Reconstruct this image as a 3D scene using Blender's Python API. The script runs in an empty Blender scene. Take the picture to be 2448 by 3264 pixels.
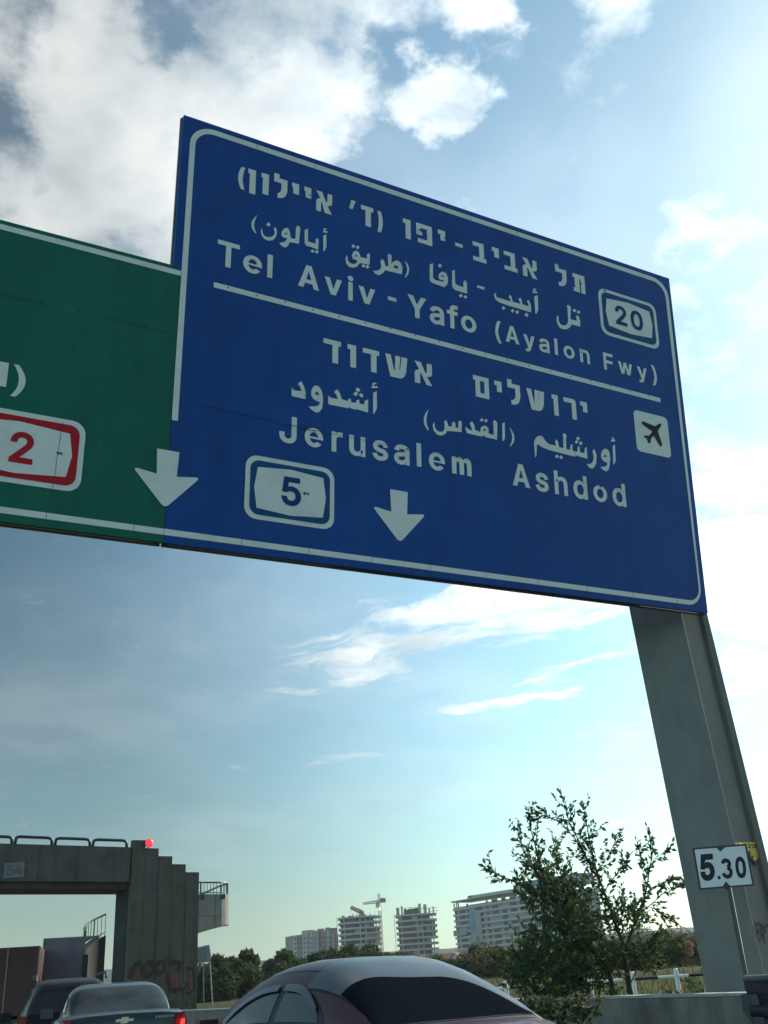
import bpy, bmesh, math, random
from mathutils import Vector, Matrix, noise
from mathutils.geometry import tessellate_polygon
R = math.radians
scene = bpy.context.scene
col = scene.collection

# ---------------------------------------------------------------- camera
FPX, CX, CY = 3077.0, 1224.0, 1632.0            # focal length in pixels of the 2448 x 3264 frame
PITCH, ROLL, YAW = R(26.06), R(4.1), R(17.0)
EYE = Vector((0, 0, 1.25))
_F = Vector((math.sin(YAW)*math.cos(PITCH), math.cos(YAW)*math.cos(PITCH), math.sin(PITCH)))
_R0 = Vector((math.cos(YAW), -math.sin(YAW), 0)); _U0 = _R0.cross(_F)
_R = math.cos(ROLL)*_R0 - math.sin(ROLL)*_U0
_U = _R.cross(_F)
cd = bpy.data.cameras.new('camera'); cam = bpy.data.objects.new('camera', cd); col.objects.link(cam)
cd.sensor_fit = 'VERTICAL'; cd.sensor_height = 24; cd.lens = FPX/3264*24
cd.clip_start = .05; cd.clip_end = 12000
m = Matrix.Identity(4)
for i in range(3):
    m[i][0] = _R[i]; m[i][1] = _U[i]; m[i][2] = -_F[i]; m[i][3] = EYE[i]
cam.matrix_world = m
scene.camera = cam

def ray(px, py):
    return (px-CX)/FPX*_R - (py-CY)/FPX*_U + _F
def at(px, py, r):
    """the point r metres away along the ground in the direction of that pixel"""
    d = ray(px, py); return EYE + d*(r/math.hypot(d.x, d.y))
def hit(px, py, p0, n):
    d = ray(px, py); return EYE + d*((p0-EYE).dot(n)/d.dot(n))

# ---------------------------------------------------------------- world, sun, exposure
SUN_AZ, SUN_EL = R(17+48), R(31)
world = bpy.data.worlds.new('World'); scene.world = world; world.use_nodes = True
nt = world.node_tree; N = nt.nodes; L = nt.links; N.clear()
wout = N.new('ShaderNodeOutputWorld'); bg = N.new('ShaderNodeBackground'); L.new(bg.outputs[0], wout.inputs[0])
sky = N.new('ShaderNodeTexSky'); sky.sky_type = 'NISHITA'; sky.sun_disc = False
sky.sun_elevation = SUN_EL; sky.sun_rotation = SUN_AZ
sky.altitude = 0; sky.air_density = 1.0; sky.dust_density = .7; sky.ozone_density = 1.6
bg.inputs['Strength'].default_value = 0.1
def wn(t, **k):
    n = N.new(t)
    for a, b in k.items(): setattr(n, a, b)
    return n
def wmath(op, a, b=None, c=None, clamp=False):
    n = wn('ShaderNodeMath', operation=op, use_clamp=clamp)
    for i, v in enumerate((a, b, c)):
        if v is None: continue
        if isinstance(v, (int, float)): n.inputs[i].default_value = v
        else: L.new(v, n.inputs[i])
    return n.outputs[0]
tc = wn('ShaderNodeTexCoord'); DIR = tc.outputs['Generated']; BDIR = None
sx = wn('ShaderNodeSeparateXYZ'); L.new(DIR, sx.inputs[0])
zz = wmath('MAXIMUM', wmath('ADD', sx.outputs[2], .16), .04)
cb = wn('ShaderNodeCombineXYZ')
L.new(wmath('DIVIDE', sx.outputs[0], zz), cb.inputs[0]); L.new(wmath('DIVIDE', sx.outputs[1], zz), cb.inputs[1])
CLOUDP = cb.outputs[0]
def wnoise(scale, detail, rough, vec=CLOUDP, dist=0.0, loc=None):
    if loc:
        mp = wn('ShaderNodeMapping'); mp.inputs['Location'].default_value = loc; L.new(vec, mp.inputs[0]); vec = mp.outputs[0]
    n = wn('ShaderNodeTexNoise'); n.inputs['Scale'].default_value = scale; n.inputs['Detail'].default_value = detail
    n.inputs['Roughness'].default_value = rough; n.inputs['Distortion'].default_value = dist
    L.new(vec, n.inputs['Vector']); return n.outputs[0]
def blob(px, py, deg, weight, soft=1.0):
    """a patch of sky, given as a direction, where clouds gather (weight > 0) or thin out (< 0)"""
    d = ray(px, py).normalized()
    dp = wn('ShaderNodeVectorMath', operation='DOT_PRODUCT'); L.new(BDIR, dp.inputs[0]); dp.inputs[1].default_value = d
    mr = wn('ShaderNodeMapRange', interpolation_type='SMOOTHSTEP')
    mr.inputs['From Min'].default_value = math.cos(R(deg)); mr.inputs['From Max'].default_value = math.cos(R(deg*(1-soft)))
    mr.inputs['To Min'].default_value = 0; mr.inputs['To Max'].default_value = weight
    L.new(dp.outputs['Value'], mr.inputs['Value']); return mr.outputs[0]
def wsum(xs):
    a = xs[0]
    for b in xs[1:]: a = wmath('ADD', a, b)
    return a
def wsmooth(v, lo, hi):
    mr = wn('ShaderNodeMapRange', interpolation_type='SMOOTHSTEP')
    mr.inputs['From Min'].default_value = lo; mr.inputs['From Max'].default_value = hi
    L.new(v, mr.inputs['Value']); return mr.outputs[0]
wob = wn('ShaderNodeTexNoise'); wob.inputs['Scale'].default_value = 2.6; wob.inputs['Detail'].default_value = 7; wob.inputs['Roughness'].default_value = .62; L.new(CLOUDP, wob.inputs['Vector'])
wsub = wn('ShaderNodeVectorMath', operation='SUBTRACT'); L.new(wob.outputs['Color'], wsub.inputs[0]); wsub.inputs[1].default_value = (.5, .5, .5)
wsc = wn('ShaderNodeVectorMath', operation='SCALE'); L.new(wsub.outputs[0], wsc.inputs[0]); wsc.inputs['Scale'].default_value = .32
wad = wn('ShaderNodeVectorMath', operation='ADD'); L.new(DIR, wad.inputs[0]); L.new(wsc.outputs[0], wad.inputs[1]); wno = wn('ShaderNodeVectorMath', operation='NORMALIZE'); L.new(wad.outputs[0], wno.inputs[0]); BDIR = wno.outputs[0]   # ragged cloud edges
n_big = wnoise(3.2, 10, .60, dist=.15, loc=(3.1, 1.7, 0))
n_fine = wnoise(9.0, 8, .62, loc=(.4, 2.2, 3))
dens = wmath('ADD', wmath('MULTIPLY', wsum([wmath('MULTIPLY', n_big, .58), wmath('MULTIPLY', n_fine, .42)]), 1.9), -.45)
bias = wsum([
    blob(250, 330, 14, .19), blob(700, 150, 12, .20), blob(1100, 100, 7, .18), blob(480, 620, 9, .17), blob(1000, 420, 4.5, .14), blob(40, 640, 6, .06),
    blob(1365, 400, 3.4, .42, .7), blob(1480, 150, 2.2, .14), blob(1490, 10, 3, .26), blob(1900, 5, 2.6, .22),
    blob(240, 2050, 17, -.16, .6), blob(1350, 1950, 5, -.08), blob(700, 2050, 7, -.10), blob(1350, 2200, 14, -.12, .6),
    blob(2350, 1250, 9, .22), blob(2380, 1800, 8, .20), blob(2380, 600, 8, .14), blob(2430, 2300, 7, .12),
    blob(1200, 260, 2.2, -.14), blob(1180, 480, 3, -.12), blob(30, 40, 3, -.16), blob(20, 330, 1.8, -.12), blob(120, 200, 7, .10), blob(430, 730, 2.0, -.12), blob(590, 60, 2.0, -.14),
])
cloud = wmath('MULTIPLY', wsmooth(wmath('ADD', dens, bias), .53, .98), .96)
thick = wsmooth(wmath('ADD', dens, wmath('MULTIPLY', bias, .5)), .66, .92)
# long streets of thin low cloud running away to the right
ST = R(38.5)
sp = wn('ShaderNodeSeparateXYZ'); L.new(CLOUDP, sp.inputs[0])
wob2 = wmath('MULTIPLY', wmath('SUBTRACT', wnoise(5.0, 6, .6, loc=(2, 8, 1)), .5), .22)
XP = wmath('SUBTRACT', wmath('MULTIPLY', sp.outputs[0], math.cos(ST)), wmath('MULTIPLY', sp.outputs[1], math.sin(ST)))
YP = wmath('ADD', wmath('ADD', wmath('MULTIPLY', sp.outputs[0], math.sin(ST)), wmath('MULTIPLY', sp.outputs[1], math.cos(ST))), wob2)
sc3 = wn('ShaderNodeCombineXYZ'); L.new(wmath('MULTIPLY', XP, 1.0), sc3.inputs[0]); L.new(wmath('MULTIPLY', YP, 2.6), sc3.inputs[1])
n_st = wnoise(5.5, 9, .62, vec=sc3.outputs[0], loc=(4, 1, 2))
def street(yc, wd, x0, x1, wt, soft=.22):
    d = wmath('ABSOLUTE', wmath('SUBTRACT', YP, yc))
    k = wmath('MULTIPLY', wsmooth(d, wd, 0), wmath('MULTIPLY', wsmooth(XP, x0-soft*.6, x0+soft), wsmooth(XP, x1+soft, x1-soft*.6)))
    return wmath('MULTIPLY', k, wt)
streets = wsum([street(1.875, .22, -1.06, .3, .58), street(1.74, .12, -.7, .3, .40), street(2.27, .10, -.88, -.46, .56, .12), street(2.17, .05, -.75, -.1, .30), street(2.40, .075, -1.29, -1.06, .54, .09), street(2.6, .10, -.7, .2, .22), street(2.03, .03, -1.0, -.75, .22, .1)])
st_mask = wmath('MULTIPLY', wsmooth(wmath('ADD', wmath('MULTIPLY', n_st, 1.8), streets), 1.04, 1.66), .88)
veil = wmath('MULTIPLY', wsmooth(wnoise(1.3, 5, .5, loc=(7, 2, 0)), .35, .75), .20)
cmask = wmath('MULTIPLY', wmath('MAXIMUM', wmath('MAXIMUM', cloud, st_mask), veil), wsmooth(sx.outputs[2], .02, .16))
# clouds are whitest towards the sun; thick middles turn grey
gl = wn('ShaderNodeVectorMath', operation='DOT_PRODUCT'); L.new(DIR, gl.inputs[0])
gl.inputs[1].default_value = (math.sin(SUN_AZ)*math.cos(SUN_EL), math.cos(SUN_AZ)*math.cos(SUN_EL), math.sin(SUN_EL))
shade = wsmooth(wsum([wmath('MULTIPLY', wnoise(4.0, 5, .50, loc=(1, 5, 2)), .7), wmath('MULTIPLY', n_big, .3)]), .42, .62)
dark = wmath('MULTIPLY', shade, .34)
glow = wsmooth(gl.outputs['Value'], .55, .9)
lum = wmath('MULTIPLY', wmath('ADD', wmath('MULTIPLY', glow, 5.0), 4.4), wmath('SUBTRACT', 1.0, dark))
ccol = wn('ShaderNodeVectorMath', operation='SCALE'); ccol.inputs[0].default_value = (.97, 1.0, 1.0); L.new(lum, ccol.inputs['Scale'])
tint = wn('ShaderNodeVectorMath', operation='MULTIPLY'); L.new(sky.outputs[0], tint.inputs[0]); tint.inputs[1].default_value = (.68, .865, .765)
cc2 = wn('ShaderNodeMix', data_type='RGBA'); L.new(shade, cc2.inputs['Factor']); cc2.inputs['A'].default_value = (.97, 1.0, .99, 1); cc2.inputs['B'].default_value = (.86, .96, 1.0, 1)
L.new(cc2.outputs['Result'], ccol.inputs[0])
# air away from the sun scatters less light
air = wn('ShaderNodeMapRange', interpolation_type='SMOOTHSTEP'); L.new(gl.outputs['Value'], air.inputs['Value'])
air.inputs['From Min'].default_value = .42; air.inputs['From Max'].default_value = .86; air.inputs['To Min'].default_value = .44; air.inputs['To Max'].default_value = 1.2
tint2 = wn('ShaderNodeVectorMath', operation='SCALE'); L.new(tint.outputs[0], tint2.inputs[0]); 
back = wn('ShaderNodeMapRange', interpolation_type='SMOOTHSTEP'); L.new(gl.outputs['Value'], back.inputs['Value'])
back.inputs['From Min'].default_value = -.7; back.inputs['From Max'].default_value = .25; back.inputs['To Min'].default_value = 1.5; back.inputs['To Max'].default_value = 0  # unseen sky opposite the sun brightened to fill the shaded sides
L.new(wmath('ADD', air.outputs[0], back.outputs[0]), tint2.inputs['Scale']); tint = tint2
mix = wn('ShaderNodeMix', data_type='RGBA'); L.new(cmask, mix.inputs['Factor']); L.new(tint.outputs[0], mix.inputs['A']); L.new(ccol.outputs[0], mix.inputs['B'])
L.new(mix.outputs['Result'], bg.inputs['Color'])

sl = bpy.data.lights.new('sun', 'SUN'); sl.energy = 3.0; sl.angle = R(.53); sl.color = (1, .94, .84)
so = bpy.data.objects.new('sun', sl); col.objects.link(so)
so.rotation_euler = (math.pi/2-SUN_EL, 0, math.pi-SUN_AZ)
so.location = (60, 60, 60)
scene.view_settings.view_transform = 'Standard'; scene.view_settings.look = 'None'
scene.view_settings.exposure = 0.95; scene.view_settings.gamma = 1
GLYPHS = {  # flattened letter outlines: advance, contours as x0,y0,x1,y1... in thousandths of the letter size
'(':(273,[[89,207,90,235,92,264,96,293,101,324,107,354,114,384,122,413,132,441,142,468,153,494,164,517,177,539,236,539,223,512,212,485,201,457,191,428,182,399,174,370,167,342,161,313,157,285,154,258,152,232,151,207,152,176,155,145,160,115,167,83,177,50,188,16,198,-10,209,-38,222,-66,236,-96,177,-96,160,-66,145,-36,132,-6,121,24,111,55,103,85,97,116,93,146,90,176]]),
')':(273,[[37,-96,52,-66,64,-37,76,-9,86,18,97,52,106,85,113,116,118,147,121,177,122,207,121,232,119,258,116,285,112,313,106,342,99,370,91,399,82,428,73,457,62,485,50,512,37,539,97,539,109,517,121,494,131,468,142,441,151,413,159,384,167,354,173,323,178,293,181,264,183,235,184,207,183,176,180,145,176,115,170,84,161,53,152,23,140,-7,127,-37,113,-67,97,-96]]),
'-':(453,[[337,244,337,188,114,188,114,244]]),
'.':(188,[[95,-4,78,-1,63,9,53,24,50,41,53,59,63,73,78,83,95,87,113,83,128,73,138,59,141,41,138,24,128,9,113,-1]]),
'0':(453,[[227,-7,191,-3,158,7,130,24,111,41,95,62,80,86,69,113,61,138,55,164,51,192,49,222,48,254,49,286,51,316,55,344,61,370,69,395,81,422,95,447,112,467,130,484,159,502,191,512,227,516,262,512,295,502,323,484,342,467,358,447,372,422,384,395,392,370,398,344,402,316,404,286,405,254,404,222,402,192,398,164,392,138,384,113,373,86,359,62,342,41,323,24,295,7,263,-3],[227,50,261,56,290,74,306,92,320,116,330,144,336,168,340,194,343,223,344,254,343,285,340,314,336,341,330,365,320,393,306,416,290,435,261,453,227,460,192,453,163,435,147,416,134,393,123,365,117,341,113,314,110,285,109,254,110,223,113,194,117,168,123,144,134,116,147,92,163,74,192,56]]),
'2':(453,[[64,0,64,47,234,229,282,282,299,305,311,327,318,348,320,371,317,397,308,419,293,436,273,449,250,457,224,460,196,457,172,447,153,433,139,413,130,390,127,362,66,362,68,391,75,418,86,442,102,464,121,482,143,496,168,507,196,513,225,516,254,513,281,507,306,497,328,482,346,465,361,445,372,423,379,398,381,372,378,345,371,318,357,290,336,259,317,235,294,209,267,180,153,60,389,57,389,0]]),
'3':(453,[[218,-7,188,-5,159,1,133,10,108,22,88,38,70,57,57,79,48,104,44,132,109,132,115,107,126,87,144,71,165,59,191,52,219,50,248,53,275,61,297,74,315,93,325,116,329,145,326,172,316,196,299,217,275,234,254,241,229,246,201,248,157,248,157,299,288,448,70,452,70,509,372,509,372,461,211,278,211,289,247,290,279,286,308,276,333,262,354,244,371,222,383,198,391,173,393,145,390,116,383,90,370,66,354,45,333,27,309,12,281,2,251,-5]]),
'4':(453,[[40,105,40,158,247,509,311,509,109,166,413,163,413,105],[282,0,282,121,282,146,282,318,343,318,343,0]]),
'5':(453,[[221,-7,192,-5,165,1,140,11,118,25,99,41,83,60,71,82,63,105,60,130,122,130,127,108,138,89,154,73,173,60,196,52,221,50,250,53,276,64,298,82,314,104,324,131,328,162,324,193,314,221,297,244,275,262,248,273,218,277,192,275,167,268,145,258,128,246,67,253,96,509,366,509,366,452,151,452,134,301,155,315,178,325,203,331,229,334,263,330,294,321,321,306,345,285,364,260,379,231,388,199,391,163,388,132,381,102,369,76,352,52,332,32,309,15,282,3,253,-4]]),
'A':(480,[[16,0,201,509,276,509,463,0,395,0,287,302,264,372,232,478,245,478,213,371,191,302,85,0],[110,142,110,199,370,199,370,142]]),
'F':(410,[[60,0,60,509,369,509,369,452,125,452,125,278,346,278,346,221,125,221,125,0]]),
'J':(396,[[185,-7,153,-4,124,3,98,15,75,33,57,55,44,81,36,111,33,145,33,173,98,173,98,145,100,117,108,93,122,74,149,56,185,50,220,56,248,74,261,93,269,117,272,145,272,509,336,509,336,145,334,111,326,81,313,55,294,33,271,15,246,3,217,-4]]),
'T':(449,[[32,452,32,509,417,509,417,452,257,452,257,0,193,0,193,452]]),
'Y':(472,[[203,0,203,208,16,509,91,509,192,344,222,292,250,230,224,230,251,293,280,344,381,509,455,509,268,208,268,0]]),
'a':(389,[[160,-9,126,-5,94,5,68,22,48,45,35,73,30,108,34,138,43,161,58,179,78,193,100,203,125,211,178,220,234,227,265,235,276,255,273,279,267,297,256,311,240,322,220,329,196,331,171,329,149,322,118,301,100,274,41,291,57,322,79,346,104,364,133,375,163,382,194,384,239,379,263,372,286,360,306,343,322,320,330,301,335,278,337,251,337,0,277,0,277,52,272,52,252,25,236,12,215,1,190,-6],[170,45,202,49,228,59,248,74,263,93,272,115,276,138,276,190,259,182,231,176,200,171,175,168,134,159,117,150,103,139,95,124,92,105,94,87,102,72,114,61,130,52,149,47]]),
'd':(424,[[195,-8,165,-6,137,3,111,16,89,34,70,57,55,84,46,108,39,133,35,160,34,189,35,218,39,245,46,270,55,293,70,320,89,342,112,361,137,374,165,382,196,384,228,381,253,373,272,360,287,346,306,319,311,319,311,509,372,509,372,0,313,0,313,59,307,59,287,31,272,17,252,4,227,-5],[205,47,236,51,263,65,284,86,299,115,306,138,310,162,312,189,310,216,306,241,300,263,284,291,263,312,237,325,205,330,172,325,145,311,124,290,108,261,102,239,98,215,96,189,98,163,102,139,109,117,124,88,145,66,172,51]]),
'e':(404,[[212,-8,177,-5,145,3,117,16,92,35,72,58,56,85,44,116,37,150,34,187,35,215,39,242,46,267,55,290,71,317,91,340,115,359,142,373,172,382,205,384,236,382,266,374,294,361,319,341,334,324,347,305,357,282,365,256,370,227,371,194,371,169,75,169,75,221,338,221,310,202,307,237,298,269,283,294,263,314,237,326,205,330,173,326,146,313,125,294,109,270,99,241,96,211,96,178,98,151,102,127,110,106,128,80,151,61,179,50,212,46,234,48,254,53,271,61,285,73,297,88,306,105,365,91,353,63,335,39,311,19,283,4,261,-3,237,-7]]),
'f':(254,[[228,379,228,327,6,327,6,379],[81,0,81,432,84,461,96,486,113,505,135,519,161,527,187,530,222,527,243,521,227,468,215,472,195,474,171,470,154,460,145,443,142,419,142,0]]),
'h':(410,[[114,227,114,0,53,0,53,509,114,509,114,287,102,287,116,319,132,344,152,362,175,374,200,382,227,384,264,380,295,369,321,349,341,321,350,298,355,271,357,240,357,0,296,0,296,235,293,263,286,286,273,304,246,323,210,329,184,326,161,317,141,303,126,283,117,257]]),
'i':(167,[[53,0,53,379,114,379,114,0],[84,443,67,446,54,455,44,468,41,483,44,499,54,512,67,521,84,524,100,521,114,512,123,499,126,483,123,468,114,455,100,446]]),
'l':(189,[[139,-2,101,3,74,20,58,47,53,84,53,509,114,509,114,99,115,77,120,62,130,54,146,52,160,53,170,54,181,3,162,-1]]),
'm':(610,[[53,0,53,379,112,379,112,295,108,295,118,323,132,346,151,363,172,376,195,384,219,386,245,383,268,375,287,361,303,342,314,320,321,295,312,295,322,321,337,343,357,361,381,375,407,383,437,386,468,383,497,372,522,354,541,328,550,307,555,283,557,255,557,0,496,0,496,254,490,289,473,313,447,326,419,330,395,328,374,320,358,307,345,290,338,270,335,247,335,0,274,0,274,260,269,288,253,311,229,326,199,330,178,328,158,320,140,307,126,289,117,266,114,238,114,0]]),
'n':(410,[[114,227,114,0,53,0,53,379,112,379,112,287,102,287,116,319,132,344,152,362,175,374,200,382,227,384,264,380,295,369,321,349,341,321,350,298,355,271,357,240,357,0,296,0,296,235,293,263,286,286,273,304,246,323,210,329,184,326,161,317,141,303,126,283,117,257]]),
'o':(415,[[207,-8,174,-5,144,3,117,16,93,35,72,58,56,85,44,116,37,150,34,187,36,216,40,243,46,268,56,291,72,318,93,341,117,360,144,374,174,382,207,384,241,382,271,374,299,360,323,341,343,318,359,291,369,268,376,243,380,216,381,187,379,150,371,116,359,85,343,58,323,35,299,16,271,3,241,-5],[207,46,242,51,270,66,292,89,307,117,314,139,318,163,319,187,318,212,314,236,307,258,292,287,270,310,242,325,207,330,173,325,145,310,124,287,108,258,102,236,98,212,96,187,98,163,102,139,108,117,124,89,145,66,173,51]]),
'r':(259,[[53,0,53,379,112,379,112,321,130,347,152,367,181,380,213,385,229,384,243,384,243,322,230,324,207,326,182,323,159,315,140,301,126,284,117,262,114,237,114,0]]),
's':(365,[[182,-8,157,-7,133,-3,112,3,84,18,62,38,45,63,36,94,94,107,105,79,124,60,150,49,181,45,217,50,244,62,262,81,268,103,265,121,254,136,237,147,212,155,149,170,118,180,92,192,72,208,58,227,50,249,47,274,51,305,65,332,87,354,115,370,137,378,161,383,187,384,223,381,254,372,279,358,299,339,314,316,324,290,268,277,258,298,243,316,219,328,187,333,156,329,131,317,114,299,109,277,112,258,124,243,144,232,172,223,229,209,261,200,287,187,306,171,325,142,331,107,326,75,312,47,290,24,260,6,236,-2,210,-7]]),
'u':(410,[[182,-5,146,-1,115,11,89,31,69,59,60,82,54,109,53,139,53,379,114,379,114,144,116,117,124,94,137,75,164,56,200,50,226,53,249,62,268,77,283,97,293,122,296,153,296,379,357,379,357,0,298,0,298,92,307,92,294,60,277,35,257,17,234,5,209,-3]]),
'v':(389,[[163,0,17,379,84,379,165,155,187,87,206,21,184,21,203,87,224,155,305,379,371,379,226,0]]),
'w':(567,[[138,0,23,379,87,379,133,214,154,137,175,41,165,41,186,135,206,214,252,379,316,379,362,214,382,136,402,41,391,41,413,135,434,214,480,379,545,379,429,0,368,0,319,172,305,225,291,280,277,338,291,338,277,280,263,225,248,172,199,0]]),
'y':(389,[[47,-139,61,-86,71,-87,104,-89,118,-84,130,-74,141,-58,151,-36,163,-1,17,379,84,379,165,155,187,87,206,21,184,21,202,87,224,155,305,379,371,379,204,-58,191,-85,177,-107,159,-124,139,-136,117,-143,91,-145,65,-143]]),
}

# ---------------------------------------------------------------- materials
MATS = {}
def mat(name, color, rough=.6, metal=0.0, coat=0.0, var=.12, scale=3.0, bump=0.0, bscale=40.0, spec=.5, emit=None, dirt=None, streak=None):
    """procedural material: base colour broken up by two noises, optional bump, optional dirt blotches"""
    if name in MATS: return MATS[name]
    m = bpy.data.materials.new(name); m.use_nodes = True; t = m.node_tree; b = t.nodes['Principled BSDF']
    b.inputs['Roughness'].default_value = rough; b.inputs['Metallic'].default_value = metal
    b.inputs['Coat Weight'].default_value = coat; b.inputs['Coat Roughness'].default_value = .04
    b.inputs['Specular IOR Level'].default_value = spec
    tc = t.nodes.new('ShaderNodeTexCoord')
    n = t.nodes.new('ShaderNodeTexNoise'); n.inputs['Scale'].default_value = scale; n.inputs['Detail'].default_value = 6; n.inputs['Roughness'].default_value = .65
    t.links.new(tc.outputs['Object'], n.inputs['Vector'])
    rp = t.nodes.new('ShaderNodeMapRange'); rp.inputs['From Min'].default_value = .3; rp.inputs['From Max'].default_value = .7
    rp.inputs['To Min'].default_value = 1-var; rp.inputs['To Max'].default_value = 1+var
    t.links.new(n.outputs[0], rp.inputs['Value'])
    mx = t.nodes.new('ShaderNodeVectorMath'); mx.operation = 'SCALE'; mx.inputs[0].default_value = color[:3]
    t.links.new(rp.outputs[0], mx.inputs['Scale']); out = mx.outputs[0]
    if dirt:
        dc, amt, ds = dirt
        dn = t.nodes.new('ShaderNodeTexNoise'); dn.inputs['Scale'].default_value = ds; dn.inputs['Detail'].default_value = 8; dn.inputs['Roughness'].default_value = .7
        t.links.new(tc.outputs['Object'], dn.inputs['Vector'])
        dr = t.nodes.new('ShaderNodeMapRange'); dr.inputs['From Min'].default_value = .5; dr.inputs['From Max'].default_value = .72; dr.inputs['To Max'].default_value = amt
        t.links.new(dn.outputs[0], dr.inputs['Value'])
        mi = t.nodes.new('ShaderNodeMix'); mi.data_type = 'RGBA'; t.links.new(dr.outputs[0], mi.inputs['Factor'])
        t.links.new(out, mi.inputs['A']); mi.inputs['B'].default_value = (*dc, 1); out = mi.outputs['Result']
    if streak:                                       # rain streaks running down
        mp = t.nodes.new('ShaderNodeMapping'); mp.inputs['Scale'].default_value = (1, 1, .07); t.links.new(tc.outputs['Object'], mp.inputs[0])
        sn = t.nodes.new('ShaderNodeTexNoise'); sn.inputs['Scale'].default_value = streak[1]; sn.inputs['Detail'].default_value = 7; sn.inputs['Roughness'].default_value = .7
        t.links.new(mp.outputs[0], sn.inputs['Vector'])
        sr = t.nodes.new('ShaderNodeMapRange'); sr.inputs['From Min'].default_value = .47; sr.inputs['From Max'].default_value = .75; sr.inputs['To Min'].default_value = 1; sr.inputs['To Max'].default_value = 1-streak[0]
        t.links.new(sn.outputs[0], sr.inputs['Value'])
        sc_ = t.nodes.new('ShaderNodeVectorMath'); sc_.operation = 'SCALE'; t.links.new(out, sc_.inputs[0]); t.links.new(sr.outputs[0], sc_.inputs['Scale']); out = sc_.outputs[0]
    t.links.new(out, b.inputs['Base Color'])
    if bump:
        bn = t.nodes.new('ShaderNodeTexNoise'); bn.inputs['Scale'].default_value = bscale; bn.inputs['Detail'].default_value = 5
        t.links.new(tc.outputs['Object'], bn.inputs['Vector'])
        bp = t.nodes.new('ShaderNodeBump'); bp.inputs['Strength'].default_value = bump; bp.inputs['Distance'].default_value = .02
        t.links.new(bn.outputs[0], bp.inputs['Height']); t.links.new(bp.outputs[0], b.inputs['Normal'])
    if emit:
        b.inputs['Emission Color'].default_value = (*emit[0], 1); b.inputs['Emission Strength'].default_value = emit[1]
    MATS[name] = m; return m

def leafmat(name, c1, c2, c3=None):
    """leaf: colour varies from leaf to leaf, a little light comes through"""
    if name in MATS: return MATS[name]
    m = bpy.data.materials.new(name); m.use_nodes = True; t = m.node_tree; b = t.nodes['Principled BSDF']
    b.inputs['Roughness'].default_value = .7; b.inputs['Specular IOR Level'].default_value = .18
    g = t.nodes.new('ShaderNodeNewGeometry'); rp = t.nodes.new('ShaderNodeValToRGB')
    t.links.new(g.outputs['Random Per Island'], rp.inputs[0])
    rp.color_ramp.elements[0].color = (*c1, 1); rp.color_ramp.elements[1].color = (*c2, 1); rp.color_ramp.elements[1].position = .85
    if c3:
        e = rp.color_ramp.elements.new(.97); e.color = (*c3, 1)
    t.links.new(rp.outputs[0], b.inputs['Base Color'])
    tr = t.nodes.new('ShaderNodeBsdfTranslucent'); t.links.new(rp.outputs[0], tr.inputs[0])
    ms = t.nodes.new('ShaderNodeMixShader'); ms.inputs[0].default_value = .34
    t.links.new(b.outputs[0], ms.inputs[1]); t.links.new(tr.outputs[0], ms.inputs[2])
    t.links.new(ms.outputs[0], t.nodes['Material Output'].inputs[0])
    MATS[name] = m; return m

WHITE = mat('sign_white', (.78, .83, .80), .5, var=.05, scale=6, dirt=((.40, .38, .34), .35, 3.0))
BLUE = mat('sign_blue', (.007, .074, .32), .5, spec=.2, streak=(.22, 2.5), var=.10, scale=1.6, dirt=((.03, .07, .25), .35, 2.3))
GREEN = mat('sign_green', (.008, .150, .098), .5, spec=.2, streak=(.22, 2.5), var=.10, scale=1.6, dirt=((.02, .10, .08), .35, 2.3))
def plate_seams(m, axis, width, seed):
    """board made of upright plates: hairline seams and a slightly different tone per plate"""
    t = m.node_tree; b = t.nodes['Principled BSDF']; src = b.inputs['Base Color'].links[0].from_socket
    tc = t.nodes.new('ShaderNodeTexCoord'); d = t.nodes.new('ShaderNodeVectorMath'); d.operation = 'DOT_PRODUCT'; t.links.new(tc.outputs['Object'], d.inputs[0]); d.inputs[1].default_value = axis
    def mth(op, a, b_=None):
        n = t.nodes.new('ShaderNodeMath'); n.operation = op
        for i, v in enumerate((a, b_)):
            if v is None: continue
            if isinstance(v, (int, float)): n.inputs[i].default_value = v
            else: t.links.new(v, n.inputs[i])
        return n.outputs[0]
    q = mth('DIVIDE', mth('ADD', d.outputs['Value'], 20.3), width); fr = mth('FRACT', q); fl = mth('FLOOR', q)
    wn_ = t.nodes.new('ShaderNodeTexWhiteNoise'); wn_.noise_dimensions = '1D'; t.links.new(mth('ADD', fl, seed), wn_.inputs['W'])
    tone = mth('ADD', mth('MULTIPLY', wn_.outputs['Value'], .09), .955)
    seam = mth('SUBTRACT', 1.0, mth('MULTIPLY', mth('LESS_THAN', fr, .009), .22))
    s = t.nodes.new('ShaderNodeVectorMath'); s.operation = 'SCALE'; t.links.new(src, s.inputs[0]); t.links.new(mth('MULTIPLY', tone, seam), s.inputs['Scale']); t.links.new(s.outputs[0], b.inputs['Base Color'])
plate_seams(BLUE, (math.cos(.2269), math.sin(.2269), .016), .82, 3.0); plate_seams(GREEN, (math.cos(.2269), math.sin(.2269), .016), .82, 9.0)
TEAL = mat('shield_teal', (.008, .085, .24), .5, spec=.15, var=.07)
REDP = mat('shield_red', (.50, .018, .030), .5, spec=.15, var=.07)
NUMB = mat('shield_number_blue', (.008, .055, .20), .55, spec=.15, var=.05)
DARKINK = mat('dark_ink', (.022, .025, .03), .6, spec=.2, var=.05)
EDGE = mat('panel_edge', (.10, .095, .07), .6, dirt=((.12, .06, .03), .6, 4))
RUST = mat('rust', (.055, .035, .03), .8)
STEELD = mat('weathered_steel', (.075, .08, .095), .42, .6, var=.2, scale=5, bump=.15, bscale=30, dirt=((.04, .035, .03), .5, 5))
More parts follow.
